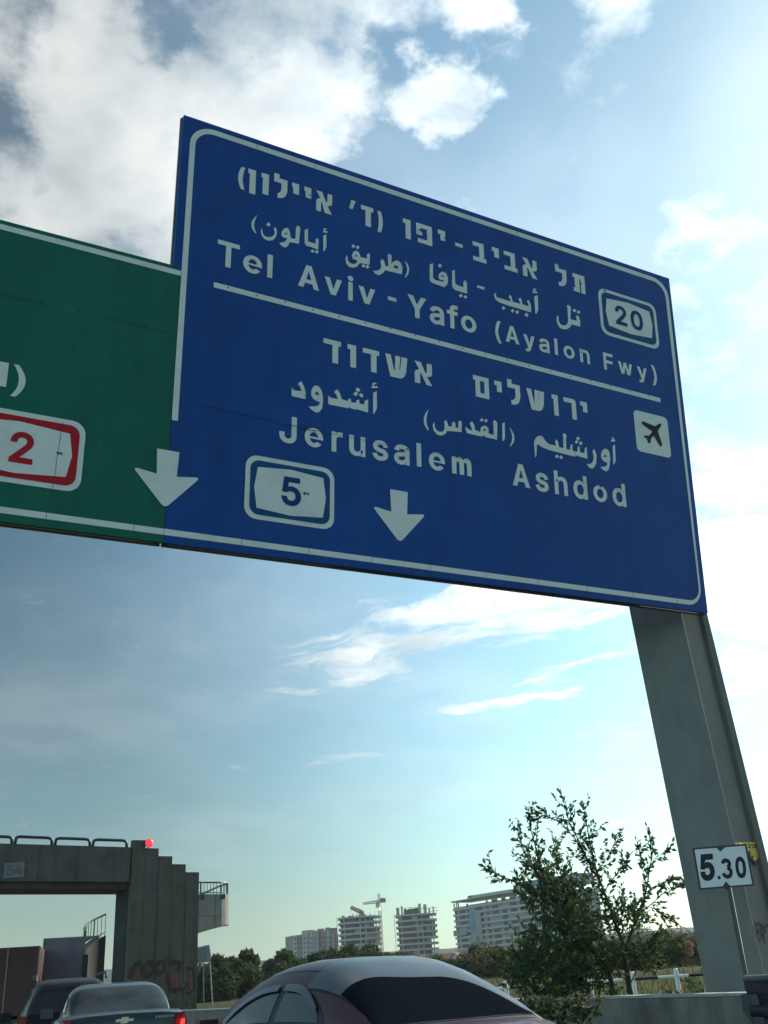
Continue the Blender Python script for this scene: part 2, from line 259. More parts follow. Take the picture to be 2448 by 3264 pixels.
STEEL = mat('galvanised_steel', (.20, .21, .21), .45, .6, var=.15, scale=5, bump=.15, bscale=30)
POLEM = mat('pole_grey', (.180, .176, .160), .75, streak=(.18, 3.0), var=.08, scale=2.2, bump=.25, bscale=60, dirt=((.10, .11, .115), .5, 1.4))
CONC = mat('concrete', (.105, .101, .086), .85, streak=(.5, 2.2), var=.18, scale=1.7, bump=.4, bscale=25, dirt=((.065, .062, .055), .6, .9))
CONCD = mat('shaded_concrete', (.036, .038, .038), .85, streak=(.5, 2.2), var=.16, scale=1.5, bump=.4, bscale=25, dirt=((.07, .07, .065), .6, .9))  # darker copy of the concrete, shade of the side put into the colour
BARR = mat('barrier_concrete', (.20, .175, .14), .88, streak=(.5, 2.5), var=.2, scale=2.5, bump=.5, bscale=30, dirt=((.09, .08, .065), .6, 1.6))
COPING = mat('barrier_coping', (.34, .34, .31), .85, var=.2, scale=6)
RAILG = mat('railing_green', (.012, .075, .055), .4, var=.1)
RAILD = mat('hoop_dark', (.02, .035, .035), .45, var=.1)
WPAINT = mat('white_paint', (.78, .80, .78), .5, var=.08, scale=8, dirt=((.4, .38, .33), .4, 9))
BPAINT = mat('black_paint', (.02, .022, .025), .5)
BARK = mat('bark', (.055, .045, .035), .9, var=.3, scale=12, bump=.6, bscale=40)
TYRE = mat('tyre_rubber', (.018, .018, .02), .85)
RIM = mat('wheel_rim', (.35, .36, .37), .35, .9)
RUBBER = mat('window_seal', (.012, .013, .015), .5)
GLASSD = mat('dark_glass', (.010, .013, .016), .04, var=.02, spec=.8)
TAIL = mat('tail_light_lit', (.45, .01, .012), .25, coat=.6, emit=((1, .04, .04), 1.0))
TAILD = mat('tail_light_red', (.22, .008, .01), .25, coat=.8)
CHROME = mat('chrome', (.62, .60, .52), .2, .95)

# ---------------------------------------------------------------- object helpers
class MB:
    """collects pieces of one mesh; slot = material index of what is added next"""
    def __init__(s): s.bm = bmesh.new(); s.slot = 0
    def v(s, p): return s.bm.verts.new(p)
    def f(s, vs):
        try: f = s.bm.faces.new(vs); f.material_index = s.slot; return f
        except ValueError: return None
    def poly(s, pts): return s.f([s.v(p) for p in pts])
    def box(s, c, size, rot=None, taper=1.0):
        x, y, z = [d/2 for d in size]; P = []
        for dz in (-z, z):
            k = 1 if dz < 0 else taper
            for dx, dy in ((-x, -y), (x, -y), (x, y), (-x, y)):
                p = Vector((dx*k, dy*k, dz))
                if rot is not None: p = rot @ p
                P.append(s.v(p+Vector(c)))
        for q in ((3, 2, 1, 0), (4, 5, 6, 7), (0, 1, 5, 4), (1, 2, 6, 5), (2, 3, 7, 6), (3, 0, 4, 7)): s.f([P[i] for i in q])
    def prism(s, pts, ext):
        """closed prism: polygon pts (3D), extruded by the vector ext"""
        a = [s.v(p) for p in pts]; b = [s.v(Vector(p)+ext) for p in pts]; n = len(a)
        s.f(list(reversed(a))); s.f(b)
        for i in range(n): s.f([a[i], a[(i+1) % n], b[(i+1) % n], b[i]])
    def tube(s, path, r, seg=8, cap=True):
        path = [Vector(p) for p in path]; n = len(path)
        rr = r if isinstance(r, (list, tuple)) else [r]*n
        rings = []; up = Vector((0, 0, 1)); prev = None
        for i, p in enumerate(path):
            t = (path[min(i+1, n-1)]-path[max(i-1, 0)]).normalized()
            if prev is None:
                a = t.cross(up)
                if a.length < .05: a = t.cross(Vector((1, 0, 0)))
            else:
                a = prev - t*prev.dot(t)
                if a.length < 1e-4: a = t.cross(up)
            a.normalize(); b = t.cross(a); prev = a
            rings.append([s.v(p+rr[i]*(math.cos(2*math.pi*k/seg)*a+math.sin(2*math.pi*k/seg)*b)) for k in range(seg)])
        for i in range(n-1):
            for k in range(seg): s.f([rings[i][k], rings[i][(k+1) % seg], rings[i+1][(k+1) % seg], rings[i+1][k]])
        if cap: s.f(list(reversed(rings[0]))); s.f(rings[-1])
    def grid(s, pts, closed=False):
        """pts[i][j] 3D points; quads between"""
        V = [[s.v(p) for p in row] for row in pts]
        for i in range(len(V)-1):
            n = len(V[i])
            for j in range(n if closed else n-1):
                s.f([V[i][j], V[i][(j+1) % n], V[i+1][(j+1) % n], V[i+1][j]])
        return V
    def build(s, name, mats, parent=None, smooth=False, loc=None, label=None, normals=True):
        if normals: bmesh.ops.recalc_face_normals(s.bm, faces=s.bm.faces)
        me = bpy.data.meshes.new(name); s.bm.to_mesh(me); s.bm.free()
        for mm in (mats if isinstance(mats, (list, tuple)) else [mats]): me.materials.append(mm)
        if smooth:
            for p in me.polygons: p.use_smooth = True
            if smooth is not True: me.set_sharp_from_angle(angle=R(smooth))
        o = bpy.data.objects.new(name, me); col.objects.link(o)
        if parent is not None: o.parent = parent
        if loc is not None: o.location = loc
        if label: o['label'] = label
        return o
def tag(o, label, cat, group=None, kind=None):
    if label: o['label'] = label
    if cat: o['category'] = cat
    if group: o['group'] = group
    if kind: o['kind'] = kind
    return o
def thing(name, label, cat, loc=(0, 0, 0), rotz=0, group=None):
    o = bpy.data.objects.new(name, None); col.objects.link(o); o.empty_display_size = .3
    o.location = loc; o.rotation_euler = (0, 0, rotz); return tag(o, label, cat, group)
def structure(o): o['kind'] = 'structure'; return o

# ---------------------------------------------------------------- ground, road, hills
BAR = [(7.0, -30), (6.7, -8), (6.55, 4), (6.25, 11), (5.35, 20), (3.75, 31), (2.15, 38), (.6, 41.2), (-4, 50), (-14, 66), (-34, 88)]
def road_edge(y):
    """x of the right road edge (the barrier line) at that y"""
    if y <= BAR[0][1]: return BAR[0][0]
    for (x0, y0), (x1, y1) in zip(BAR, BAR[1:]):
        if y <= y1: return x0+(x1-x0)*(y-y0)/(y1-y0)
    return BAR[-1][0]-1.1*(y-BAR[-1][1])
def road_z(y): return .13*sm(8.5, 13.5, y)
def sm(a, b, x):
    t = min(1, max(0, (x-a)/(b-a))); return t*t*(3-2*t)
def ground_z(x, y):
    r = math.hypot(x, y); s = sm(0, 14, x-road_edge(y)-.5)
    z = -.05 + .45*sm(2, 22, r)*s
    z += 1.7*sm(25, 160, r)*s + 11*sm(220, 700, r)*s + 12*sm(700, 1500, r)*s
    z += .12*s*noise.noise(Vector((x*.08, y*.08, 0)))*sm(5, 40, r)
    return z-.6*(1-s)*sm(120, 400, r)
def terrain():
    b = MB(); rows = []
    rs = [0.5, 4, 8, 12, 16, 20, 25, 30, 36, 44, 54, 66, 80, 100, 125, 160, 200, 250, 310, 380, 460, 560, 700, 900, 1200, 1600, 2200, 3200, 5000]
    for r in rs:
        row = []
        for k in range(180):
            a = 2*math.pi*k/180; x, y = r*math.sin(a), r*math.cos(a)
            row.append((x, y, ground_z(x, y)))
        rows.append(row)
    b.grid(rows, closed=True)
    m = mat('dry_grass', (.048, .048, .018), .95, spec=.1, var=.35, scale=.35, bump=.8, bscale=6, dirt=((.022, .03, .012), .8, .12))
    structure(b.build('ground', m, smooth=True))
    # road: asphalt between the barrier and the left side of the carriageway
    b = MB(); rows = []
    ys = [-30+1.0*i for i in range(120)]
    for y in ys:
        xe = road_edge(y); rows.append([(xe-w, y, road_z(y)) for w in (0.3, 3, 6, 9, 12, 15, 18)])
    b.grid(rows)
    structure(b.build('road', mat('asphalt', (.055, .055, .057), .9, var=.25, scale=1.5, bump=.5, bscale=80, dirt=((.035, .035, .036), .6, .5))))
    b = MB()
    for lane in (4.2, 7.7, 11.2):
        for i in range(-4, 12):
            y = i*6.0; P = []
            for yy in (y, y+2):
                xe = road_edge(yy); P.append((xe-lane-.07, yy, .006+road_z(yy))); P.append((xe-lane+.07, yy, .006+road_z(yy)))
            b.poly([P[0], P[1], P[3], P[2]])
    for i in range(len(ys)-1):
        a, c = ys[i], ys[i+1]
        b.poly([(road_edge(a)-.95, a, .006+road_z(a)), (road_edge(a)-.8, a, .006+road_z(a)), (road_edge(c)-.8, c, .006+road_z(c)), (road_edge(c)-.95, c, .006+road_z(c))])
    structure(b.build('lane_markings', mat('road_paint', (.62, .62, .58), .7, var=.15, scale=9)))
    # far ridge of low hills
    b = MB(); rows = []
    for j, (r, h) in enumerate(((1500, -4), (1580, 22), (1680, 43), (1800, 52), (2000, 50), (2600, 10))):
        row = []
        for k in range(150):
            a = R(-25+k*.55); x, y = r*math.sin(a), r*math.cos(a)
            hh = h*(1+.16*noise.noise(Vector((x*.004, y*.004, 3)))) + (3.0*noise.noise(Vector((x*.03, y*.03, 1)))+2.0*noise.noise(Vector((x*.08, y*.08, 5))) if 0 < j < 5 else 0)
            row.append((x, y, hh))
        rows.append(row)
    b.grid(rows)
    structure(b.build('hills', mat('hill_scrub', (.026, .034, .034), .95, spec=.1, var=.45, scale=.03, dirt=((.05, .05, .045), .6, .012)), smooth=True))
terrain()

# ---------------------------------------------------------------- gantry with the two sign boards
SO = Vector((.3719, 9.1749, 5.4413)); s_yaw, s_tilt, s_roll = .2269, -.1468, .0163
s_n = Vector((math.sin(s_yaw)*math.cos(s_tilt), -math.cos(s_yaw)*math.cos(s_tilt), math.sin(s_tilt)))
_u = Vector((math.cos(s_yaw), math.sin(s_yaw), 0)); _v = s_n.cross(_u)
s_u = math.cos(s_roll)*_u+math.sin(s_roll)*_v; s_v = -math.sin(s_roll)*_u+math.cos(s_roll)*_v
SW, SH = 7.71, 5.286
KV = SH/5.45                                    # the heights below were measured on a board 5.45 high
SCORN = [(598.7, 366), (2128.7, 890.6), (2259.5, 1948), (494, 1731)]
def S(u, v, off=0.0): return SO + s_u*u + s_v*(v*KV) + s_n*off
def uvpx(px, py):
    """where the sight line through that pixel meets the board, in board metres"""
    p = hit(px, py, SO, s_n)-SO; return p.dot(s_u), p.dot(s_v)/KV
blue = thing('road_sign', 'big blue overhead direction board to Tel Aviv, Jerusalem and Ashdod', 'road sign', SO)
green = thing('road_sign', 'green overhead direction board with red number 2 shield, left of the blue board', 'road sign', SO)
def rel(P): return P-SO
def slab(pts, o0, o1):
    b = MB(); b.prism([rel(S(u, v, o0)) for u, v in pts], s_n*(o1-o0)); return b
G0 = 3.325
# blue board: full height right of the white line, thickness 6 cm
bp = slab([(-.02, SH/KV), (SW, SH/KV), (SW, 0), (.068, 0), (.068, G0-.06), (-.02, G0)], -.06, 0).build('panel', [BLUE], blue)
gp = slab([(-9.5, G0+.005), (-.024, G0+.005), (-.024, G0-.004), (.064, G0-.064), (.064, .003), (-9.5, .003)], -.06, -.0015).build('panel', [GREEN], green)
# dark frame behind the boards, showing at the edges
def framing(pts, parent):
    b = MB()
    for (u0, v0), (u1, v1) in zip(pts, pts[1:]):
        b.tube([rel(S(u0, v0, -.085)), rel(S(u1, v1, -.085))], .020, 6)
    return b.build('frame', EDGE, parent)
framing([(-.02, G0+.03), (-.02, 5.455), (SW, 5.455), (SW, -.005), (.07, -.005)], blue)
framing([(-9.5, -.005), (.05, -.005)], green); framing([(-9.5, G0+.01), (-.06, G0+.01)], green)

def tri_fill(b, outer, holes, off):
    polys = [outer]+holes
    loops = [[Vector((x, y, 0)) for x, y in p] for p in polys]
    flat = [q for p in polys for q in p]
    vs = [b.v(rel(S(u, v, off))) for u, v in flat]
    for t in tessellate_polygon(loops):
        f = b.f([vs[i] for i in t])
def decal(name, shapes, material, parent, off=.004, label=None):
    """flat sheet on the board; shapes = list of (outer, [holes]) in board metres"""
    b = MB()
    for k, (o, h) in enumerate(shapes): tri_fill(b, o, h, off+.0004*(k % 7))
    bmesh.ops.recalc_face_normals(b.bm, faces=b.bm.faces)
    bmesh.ops.remove_doubles(b.bm, verts=b.bm.verts, dist=1e-5)
    for f in b.bm.faces:
        if f.normal.dot(s_n) < 0: f.normal_flip()
    return b.build(name, material, parent, label=label, normals=False)
def rrect(u0, v0, u1, v1, r, n=6):
    P = []
    for cx, cy, a0 in ((u1-r, v1-r, 0), (u0+r, v1-r, 90), (u0+r, v0+r, 180), (u1-r, v0+r, 270)):
        for i in range(n+1):
            a = R(a0+90*i/n); P.append((cx+r*math.cos(a), cy+r*math.sin(a)))
    return P
def rpoly(pts, r, n=4, corners=None):
    """polygon with rounded corners (all, or the listed ones)"""
    P = []; k = len(pts)
    for i, p in enumerate(pts):
        if corners is not None and i not in corners: P.append(p); continue
        a = Vector(pts[i-1]); q = Vector(p); c = Vector(pts[(i+1) % k])
        d0 = (a-q); d1 = (c-q); rr = min(r, d0.length*.45, d1.length*.45); s = q+d0.normalized()*rr; e = q+d1.normalized()*rr
        for j in range(n+1):
            t = j/n; w = s*(1-t)**2+q*2*t*(1-t)+e*t*t; P.append((w.x, w.y))
    return P
# white edge lines
VT, VB = 5.372, .153
ring_o = rrect(.072, .085, 7.655, VT-.0, .30); ring_i = rrect(.138, .152, 7.585, VT-.075, .24)
def arc(cx, cy, r, a0, a1, n=7): return [(cx+r*math.cos(R(a0+(a1-a0)*i/n)), cy+r*math.sin(R(a0+(a1-a0)*i/n))) for i in range(n+1)]
outer = [(.07, 1.405)]+[(.072, VT-.33)]+arc(.072+.30, VT-.30, .30, 180, 90)+arc(7.652-.30, VT-.30, .30, 90, 0)+arc(7.652-.30, .085+.27, .27, 0, -90)+[(.066, .085)]
inner = [(.066, .153)]+arc(7.585-.20, .153+.20, .20, -90, 0)+arc(7.585-.23, VT-.075-.23, .23, 0, 90)+arc(.138+.23, VT-.075-.23, .23, 90, 180)+[(.137, 1.405)]
decal('border_line', [(outer+inner, [])], WHITE, blue)
decal('border_line', [([(-9.5, .155), (.062, .152), (.062, .085), (-9.5, .095)], [])], WHITE, green, .003)
decal('border_line', [([(-9.5, 3.275), (.066, 3.279), (.066, 3.213), (-9.5, 3.208)], [])], WHITE, green, .003)
decal('divider_line', [([(.452, 3.246), (7.246, 3.249), (7.240, 3.177), (.452, 3.176)], [])], WHITE, blue)

# ---- lettering
def px_shapes(org, sc, polys, hole=()):
    out = []
    for i, p in enumerate(polys):
        out.append(([uvpx(org[0]+x*sc, org[1]+y*sc) for x, y in p], []))
    for i, h in hole:
        out[i][1].append([uvpx(org[0]+x*sc, org[1]+y*sc) for x, y in h])
    return out
GLYPHS.update({   # plain grotesque letters drawn here
'l': (180, [[20,0,125,0,125,509,20,509]]),
'A': (460, [[0,0,165,509,275,509,440,0,328,0,297,105,143,105,112,0], [272,190,220,385,168,190]]),
'v': (380, [[0,375,112,375,186,125,260,375,370,375,240,0,130,0]]),
'w': (540, [[0,375,104,375,157,140,212,375,308,375,363,140,416,375,520,375,420,0,316,0,260,235,204,0,100,0]]),
'y': (380, [[0,375,112,375,190,130,265,375,370,375,235,-25,215,-80,180,-115,120,-132,60,-125,60,-42,105,-47,130,-35,142,-5]]),
'Y': (450, [[0,509,125,509,220,315,315,509,440,509,274,205,274,0,166,0,166,205]]),
'm': (600, [[20,0,20,375,115,375,117,332,150,366,200,384,255,370,290,330,330,368,385,384,440,367,475,320,485,250,485,0,378,0,378,225,368,268,340,284,315,266,305,220,305,0,198,0,198,225,188,268,160,284,137,266,127,215,127,0]]),
})
def _ell(cx, cy, rx, ry, a0, a1, n=10): return [v for i in range(n+1) for v in (round(cx+rx*math.cos(R(a0+(a1-a0)*i/n))), round(cy+ry*math.sin(R(a0+(a1-a0)*i/n))))]
GLYPHS['e'] = (420, [_ell(200, 188, 187, 197, -6, 325, 22)+_ell(200, 188, 85, 108, 318, 190, 10)+[386, 158], _ell(200, 188, 88, 112, 172, 8, 9)])
GLYPHS['o'] = (430, [_ell(210, 188, 190, 197, 0, 350, 30), _ell(210, 188, 90, 112, 345, 0, 22)])
NOBOLD = set('lAvwyYmeo')
def ribbon(P, r):
    A, B = [], []
    for i in range(len(P)):
        p, q = Vector(P[max(i-1, 0)]), Vector(P[min(i+1, len(P)-1)]); t = (q-p).normalized(); n = Vector((-t.y, t.x))
        A.append(Vector(P[i])+n*r); B.append(Vector(P[i])-n*r)
    return [round(v) for w_ in A+B[::-1] for v in w_]
def _arc(cx, cy, rx, ry, a0, a1, n=12): return [(cx+rx*math.cos(R(a0+(a1-a0)*i/n)), cy+ry*math.sin(R(a0+(a1-a0)*i/n))) for i in range(n+1)]
def area(c): return sum(c[i-1][0]*c[i][1]-c[i][0]*c[i-1][1] for i in range(len(c)))/2
def offset(c, d):
    n = len(c); r = []
    for i in range(n):
        p, q, s = Vector(c[i-1]), Vector(c[i]), Vector(c[(i+1) % n])
        a = (q-p).normalized(); b = (s-q).normalized()
        k = Vector((a.y+b.y, -a.x-b.x)); l2 = max(k.length_squared, .5)
        r.append((q.x+2*d*k.x/l2, q.y+2*d*k.y/l2))
    return r
CAPH = .5087
def latin(text, u0, u1, v0, caph, bold=.016, squeeze=1.0):
    """a word between u0 and u1 on the baseline v0: letters keep their shape, spacing is stretched to fit"""
    k = caph/CAPH; items = []; x = 0
    for ch in text:
        if ch == ' ': x += .30; continue
        adv, cs = GLYPHS[ch]
        items.append((ch, x, [[(c[i]/1000, c[i+1]/1000) for i in range(0, len(c), 2)] for c in cs])); x += adv/1000
    xs0 = min(p[0] for p in items[0][2][0])-bold
    last = items[-1]; wlast = max(p[0] for c in last[2] for p in c)+bold
    natural = last[1]+wlast-xs0; n = len(text)-1
    extra = ((u1-u0)/k - natural)/n if n else 0
    out = []
    for ch, x, cs in items:
        idx = [i for i, it in enumerate(items) if it[1] == x][0]
        # position in the string counts the spaces too
        pos = 0; cnt = -1
        for j, c in enumerate(text):
            if c != ' ': cnt += 1
            if cnt == idx: pos = j; break
        dx = x-xs0+extra*pos
        big = max(cs, key=lambda c: abs(area(c))); sg = 1 if area(big) > 0 else -1
        outs = [c for c in cs if area(c)*sg > 0]; holes = [c for c in cs if area(c)*sg < 0]
        for o in outs:
            lo = [min(p[i] for p in o) for i in (0, 1)]; hi = [max(p[i] for p in o) for i in (0, 1)]
            hh = [h for h in holes if lo[0] <= h[0][0] <= hi[0] and lo[1] <= h[0][1] <= hi[1]]
            T = lambda c: [(u0+(q[0]*squeeze+dx)*k, v0+q[1]*k) for q in (c if ch in NOBOLD else offset(c, bold*sg))]
            out.append((T(o), [T(h) for h in hh]))
    return out
def heb(ch, u0, u1, v0, h=.305, t=.078):
    """square sign lettering: letter polygon filling u0..u1 on baseline v0"""
    w = u1-u0; b = t*.86; H = h
    if ch == 'dalet': P = [(0, H), (w, H), (w, H-b), (w-.035, H-b), (w-.035, 0), (w-.035-t, 0), (w-.035-t, H-b), (0, H-b)]
    elif ch == 'vav': P = [(0, H), (w, H), (w, 0), (w-t, 0), (w-t, H-b), (0, H-b)]
    elif ch == 'nun': P = [(0, H), (w, H), (w, -.05), (w-t, -.05), (w-t, H-b), (0, H-b)]
    elif ch == 'yod': P = [(0, H), (w, H), (w, H-.16), (w-t, H-.16), (w-t, H-b), (0, H-b)]
    elif ch == 'resh': P = [(0, H), (w-.03, H), (w, H-.03), (w, 0), (w-t, 0), (w-t, H-b), (0, H-b)]
    elif ch == 'lamed':
        P = [(0, H+.05), (t*.9, H+.05), (t*.9, H-.01), (w, H-.01), (w, .13), (w-.02, .06), (w-.06, .015), (w-.11, 0), (.05, 0), (.05, b), (w-.12, b), (w-t-.005, .11), (w-t, .16), (w-t, H-.01-b), (0, H-.01-b)]
    elif ch == 'alef':
        P = [(.0, H), (.088, H), (.152, .165), (.17, .18), (.175, H), (w, H), (w, .165), (w-.015, .135), (.172, .115), (w, 0), (w-.09, 0), (.087, .155), (.075, .135), (.075, 0), (0, 0), (0, .145), (.012, .175), (.062, .205)]
        k = w/.245; P = [(x*k if x < .2 else x, y) for x, y in P]
    elif ch == 'shin':
        P = [(0, H), (t, H), (.115, .10), (.125, .088), (w*.35, .088), (w*.375, .12), (w*.415, H), (w*.415+t*.9, H), (w*.40+t*.8, .088), (w-.115, .088), (w-.088, .12), (w-t, H), (w, H), (w-.015, .10), (w-.04, .035), (w-.09, 0), (.07, 0)]
        P = [(0, H), (t, H), (.125, .09), (w*.43, .10), (w*.455, H), (w*.455+t*.95, H), (w*.43+t*.75, .088), (w-.14, .088), (w-.105, .13), (w-t, H), (w, H), (w-.02, .10), (w-.05, .03), (w-.10, 0), (.07, 0)]
    elif ch == 'bet': P = [(.0, H), (w-.035, H), (w-.035, b), (w, b), (w, 0), (0, 0), (0, b), (w-.035-t, b), (w-.035-t, H-b), (0, H-b)]
    elif ch == 'pe': P = [(0, H), (w, H), (w, .0), (.02, 0), (.02, b), (w-t, b), (w-t, H-b), (t*.85, H-b), (t*.85, H-.125), (.09, H-.125), (.09, H-.185), (0, H-.185)]
    elif ch == 'tav': P = [(.0, H), (w, H), (w, 0), (w-t, 0), (w-t, H-b), (.04+t, H-b), (.04+t, 0), (0, 0), (0, b*.95), (.032, b*.95), (.032, H-b), (0, H-b)]
    elif ch == 'mem':
        return ([(u0+x, v0+y) for x, y in [(0, H), (w, H), (w, 0), (.035, 0), (.035, H-b), (0, H-b)]], [[(u0+x, v0+y) for x, y in [(.035+t*.92, b), (w-t*.92, b), (w-t*.92, H-b), (.035+t*.92, H-b)]]])
    elif ch == 'he': P = [(0, H), (w, H), (w, 0), (w-t, 0), (w-t, H-b), (0, H-b)]
    return ([(u0+x, v0+y) for x, y in P], [])
def paren(u, v0, v1, side, w=.095, t=.062):
    n = 8; P = []
    for i in range(n+1): a = -1+2*i/n; P.append((u+side*w*(1-a*a), (v0+v1)/2+a*(v1-v0)/2))
    for i in range(n, -1, -1): a = -1+2*i/n; P.append((u+side*w*(1-a*a)*.92-side*t*(.85+.15*(1-a*a)), (v0+v1)/2+a*(v1-v0)/2))
    return (P, [])
VB1 = 4.668
decal('lettering', [paren(.722, 4.640, 4.965, -1, .040, .055), heb('nun', .807, .906, VB1), heb('vav', .977, 1.075, VB1), heb('lamed', 1.142, 1.319, VB1+.01), heb('yod', 1.382, 1.475, VB1),
    heb('yod', 1.546, 1.641, VB1), heb('alef', 1.709, 1.929, VB1)], WHITE, blue, label='white Hebrew word with an opening bracket, top line')
decal('lettering', [([(2.200, 5.0), (2.262, 4.995), (2.215, 4.855), (2.170, 4.862)], []), heb('dalet', 2.339, 2.516, VB1), paren(2.625, 4.637, 4.962, 1, .030, .058)], WHITE, blue, label='white Hebrew letter dalet with closing bracket, top line')
decal('lettering', [heb('vav', 2.956, 3.072, VB1), heb('pe', 3.156, 3.399, VB1), heb('yod', 3.491, 3.607, VB1), ([(3.761, 4.850), (3.882, 4.850), (3.882, 4.795), (3.761, 4.795)], [])], WHITE, blue, label='white Hebrew word Yafo with a dash, top line')
decal('lettering', [heb('bet', 4.046, 4.262, VB1-.008), heb('yod', 4.364, 4.477, VB1), heb('bet', 4.562, 4.783, VB1), heb('alef', 4.875, 5.123, VB1-.01)], WHITE, blue, label='white Hebrew word Aviv, top line')
decal('lettering', [heb('lamed', 5.452, 5.653, VB1+.008), heb('tav', 5.768, 5.987, VB1-.004)], WHITE, blue, label='white Hebrew word Tel, top line')
VB2 = 2.557
decal('lettering', [heb('dalet', 1.833, 2.064, VB2, .31), heb('vav', 2.153, 2.268, VB2, .31), heb('dalet', 2.36, 2.584, VB2, .31), heb('shin', 2.669, 2.983, VB2, .31), heb('alef', 3.086, 3.339, VB2-.004, .31)], WHITE, blue, label='white Hebrew word Ashdod')
decal('lettering', [heb('mem', 3.959, 4.204, VB2, .31), heb('yod', 4.293, 4.408, VB2, .305), heb('lamed', 4.501, 4.704, VB2+.008, .32), heb('shin', 4.809, 5.105, VB2, .31), heb('vav', 5.229, 5.333, VB2-.006, .315), heb('resh', 5.429, 5.641, VB2-.003, .312), heb('yod', 5.718, 5.838, VB2, .31)], WHITE, blue, label='white Hebrew word Jerusalem')
# Arabic words, traced letter by letter
ZA, ZB, ZC, ZD, ZE = ((780, 660), .4702), ((1500, 850), .3014), ((900, 1180), .2110), ((1330, 1280), .4039), ((750, 520), .3014)
w = px_shapes(*ZE, [[(232,550),(205,575),(178,610),(167,640),(175,690),(195,725),(218,748),(222,742),(205,705),(197,655),(205,610),(220,575)]])
w += px_shapes(*ZA, [[(118,142),(108,160),(112,190),(130,215),(160,230),(190,225),(210,205),(218,175),(215,150),(205,135),(196,150),(203,170),(198,190),(180,203),(155,205),(132,195),(120,175)],
    [(160,104),(177,120),(160,134),(145,120)],
    [(283,141),(262,150),(249,172),(248,192),(260,207),(285,213),(283,225),(265,238),(233,245),(250,265),(272,277),(292,265),(303,240),(366,250),(376,143),(360,126),(346,140),(343,217),(312,212),(303,165),(295,148)],
    [(405,157),(428,148),(427,232),(440,238),(482,250),(478,222),(492,210),(500,225),(497,290),(440,270),(415,263),(405,245)],
    [(459,288),(473,302),(458,312),(444,299)], [(488,290),(501,306),(486,319),(473,305)],
    [(531,195),(552,185),(554,268),(540,300),(532,298)], [(527,172),(530,165),(538,160),(531,153),(537,146),(550,145),(556,152),(546,155),(544,162),(562,168),(560,176)]],
    [(2, [(268,185),(278,172),(290,188)])])
decal('lettering', w, WHITE, blue, label='white Arabic word Ayalon with an opening bracket')
w = px_shapes(*ZA, [[(1085,362),(1105,390),(1115,420),(1108,455),(1090,480),(1085,475),(1098,445),(1100,415),(1092,385)],
    [(692,325),(682,350),(685,380),(705,405),(735,413),(760,405),(780,380),(845,393),(848,325),(838,312),(826,325),(828,350),(785,340),(775,310),(755,295),(735,305),(725,330),(732,352),(757,360),(762,368),(755,382),(735,388),(712,380),(698,360),(697,340)],
    [(735,252),(749,266),(736,280),(722,267)], [(766,260),(778,274),(764,289),(751,274)], [(803,387),(818,400),(804,413),(790,399)], [(832,392),(845,408),(830,420),(816,406)],
    [(868,432),(890,435),(915,425),(925,405),(918,370),(930,352),(945,368),(952,400),(972,405),(968,335),(965,328),(980,318),(995,332),(992,385),(1005,372),(1030,362),(1055,378),(1068,410),(1064,458),(950,430),(935,450),(910,463),(885,455)]],
    [(1, [(745,335),(755,322),(765,338)]), (6, [(1005,412),(1018,394),(1036,402),(1040,422)])])
decal('lettering', w, WHITE, blue, label='white Arabic word for road with a closing bracket')
w = px_shapes(*ZA, [[(1275,380),(1253,392),(1253,490),(1262,510),(1290,522),(1355,545),(1375,520),(1377,480),(1365,450),(1340,437),(1318,450),(1312,475),(1320,492),(1350,498),(1345,508),(1290,495),(1275,480)],
    [(1322,383),(1337,399),(1322,414),(1308,399)],
    [(1405,432),(1423,427),(1425,515),(1440,530),(1482,545),(1480,510),(1493,495),(1505,515),(1507,588),(1430,565),(1410,550),(1404,530)], [(1464,588),(1478,602),(1463,615),(1450,602)], [(1495,597),(1508,612),(1495,624),(1480,609)],
    [(1575,530),(1625,545),(1622,563),(1573,546)]], [(0, [(1328,472),(1340,460),(1352,477)])])
decal('lettering', w, WHITE, blue, label='white Arabic word Yafa with a dash')
w = px_shapes(*ZB, [[(268,278),(265,300),(275,322),(310,335),(425,370),(415,340),(400,320),(415,298),(430,315),(445,372),(525,395),(515,365),(503,345),(522,328),(537,350),(548,400),(612,420),(605,385),(592,372),(610,350),(632,395),(640,440),(636,485),(360,400),(300,378),(262,350),(246,310),(250,285)],
    [(344,418),(366,440),(347,460),(325,437)], [(442,447),(462,468),(443,490),(421,466)], [(490,460),(512,482),(492,504),(470,480)], [(588,487),(612,512),(592,535),(566,510)],
    [(670,318),(708,303),(712,460),(692,502),(682,498)], [(650,280),(655,265),(665,258),(655,248),(668,234),(685,233),(695,245),(678,248),(675,258),(706,268),(700,282)]])
decal('lettering', w, WHITE, blue, label='white Arabic word Abib')
w = px_shapes(*ZB, [[(1028,402),(1058,428),(1055,555),(1120,575),(1118,545),(1110,530),(1128,512),(1145,535),(1157,580),(1157,635),(1065,612),(1050,640),(1020,662),(985,665),(945,650),(918,615),(907,570),(910,530),(922,515),(928,545),(930,575),(945,605),(970,622),(1000,622),(1022,605),(1030,570),(1022,435),(1015,420)],
    [(1096,443),(1117,465),(1098,487),(1075,463)], [(1140,460),(1160,482),(1140,503),(1118,480)]])
decal('lettering', w, WHITE, blue, label='white Arabic word Tal')
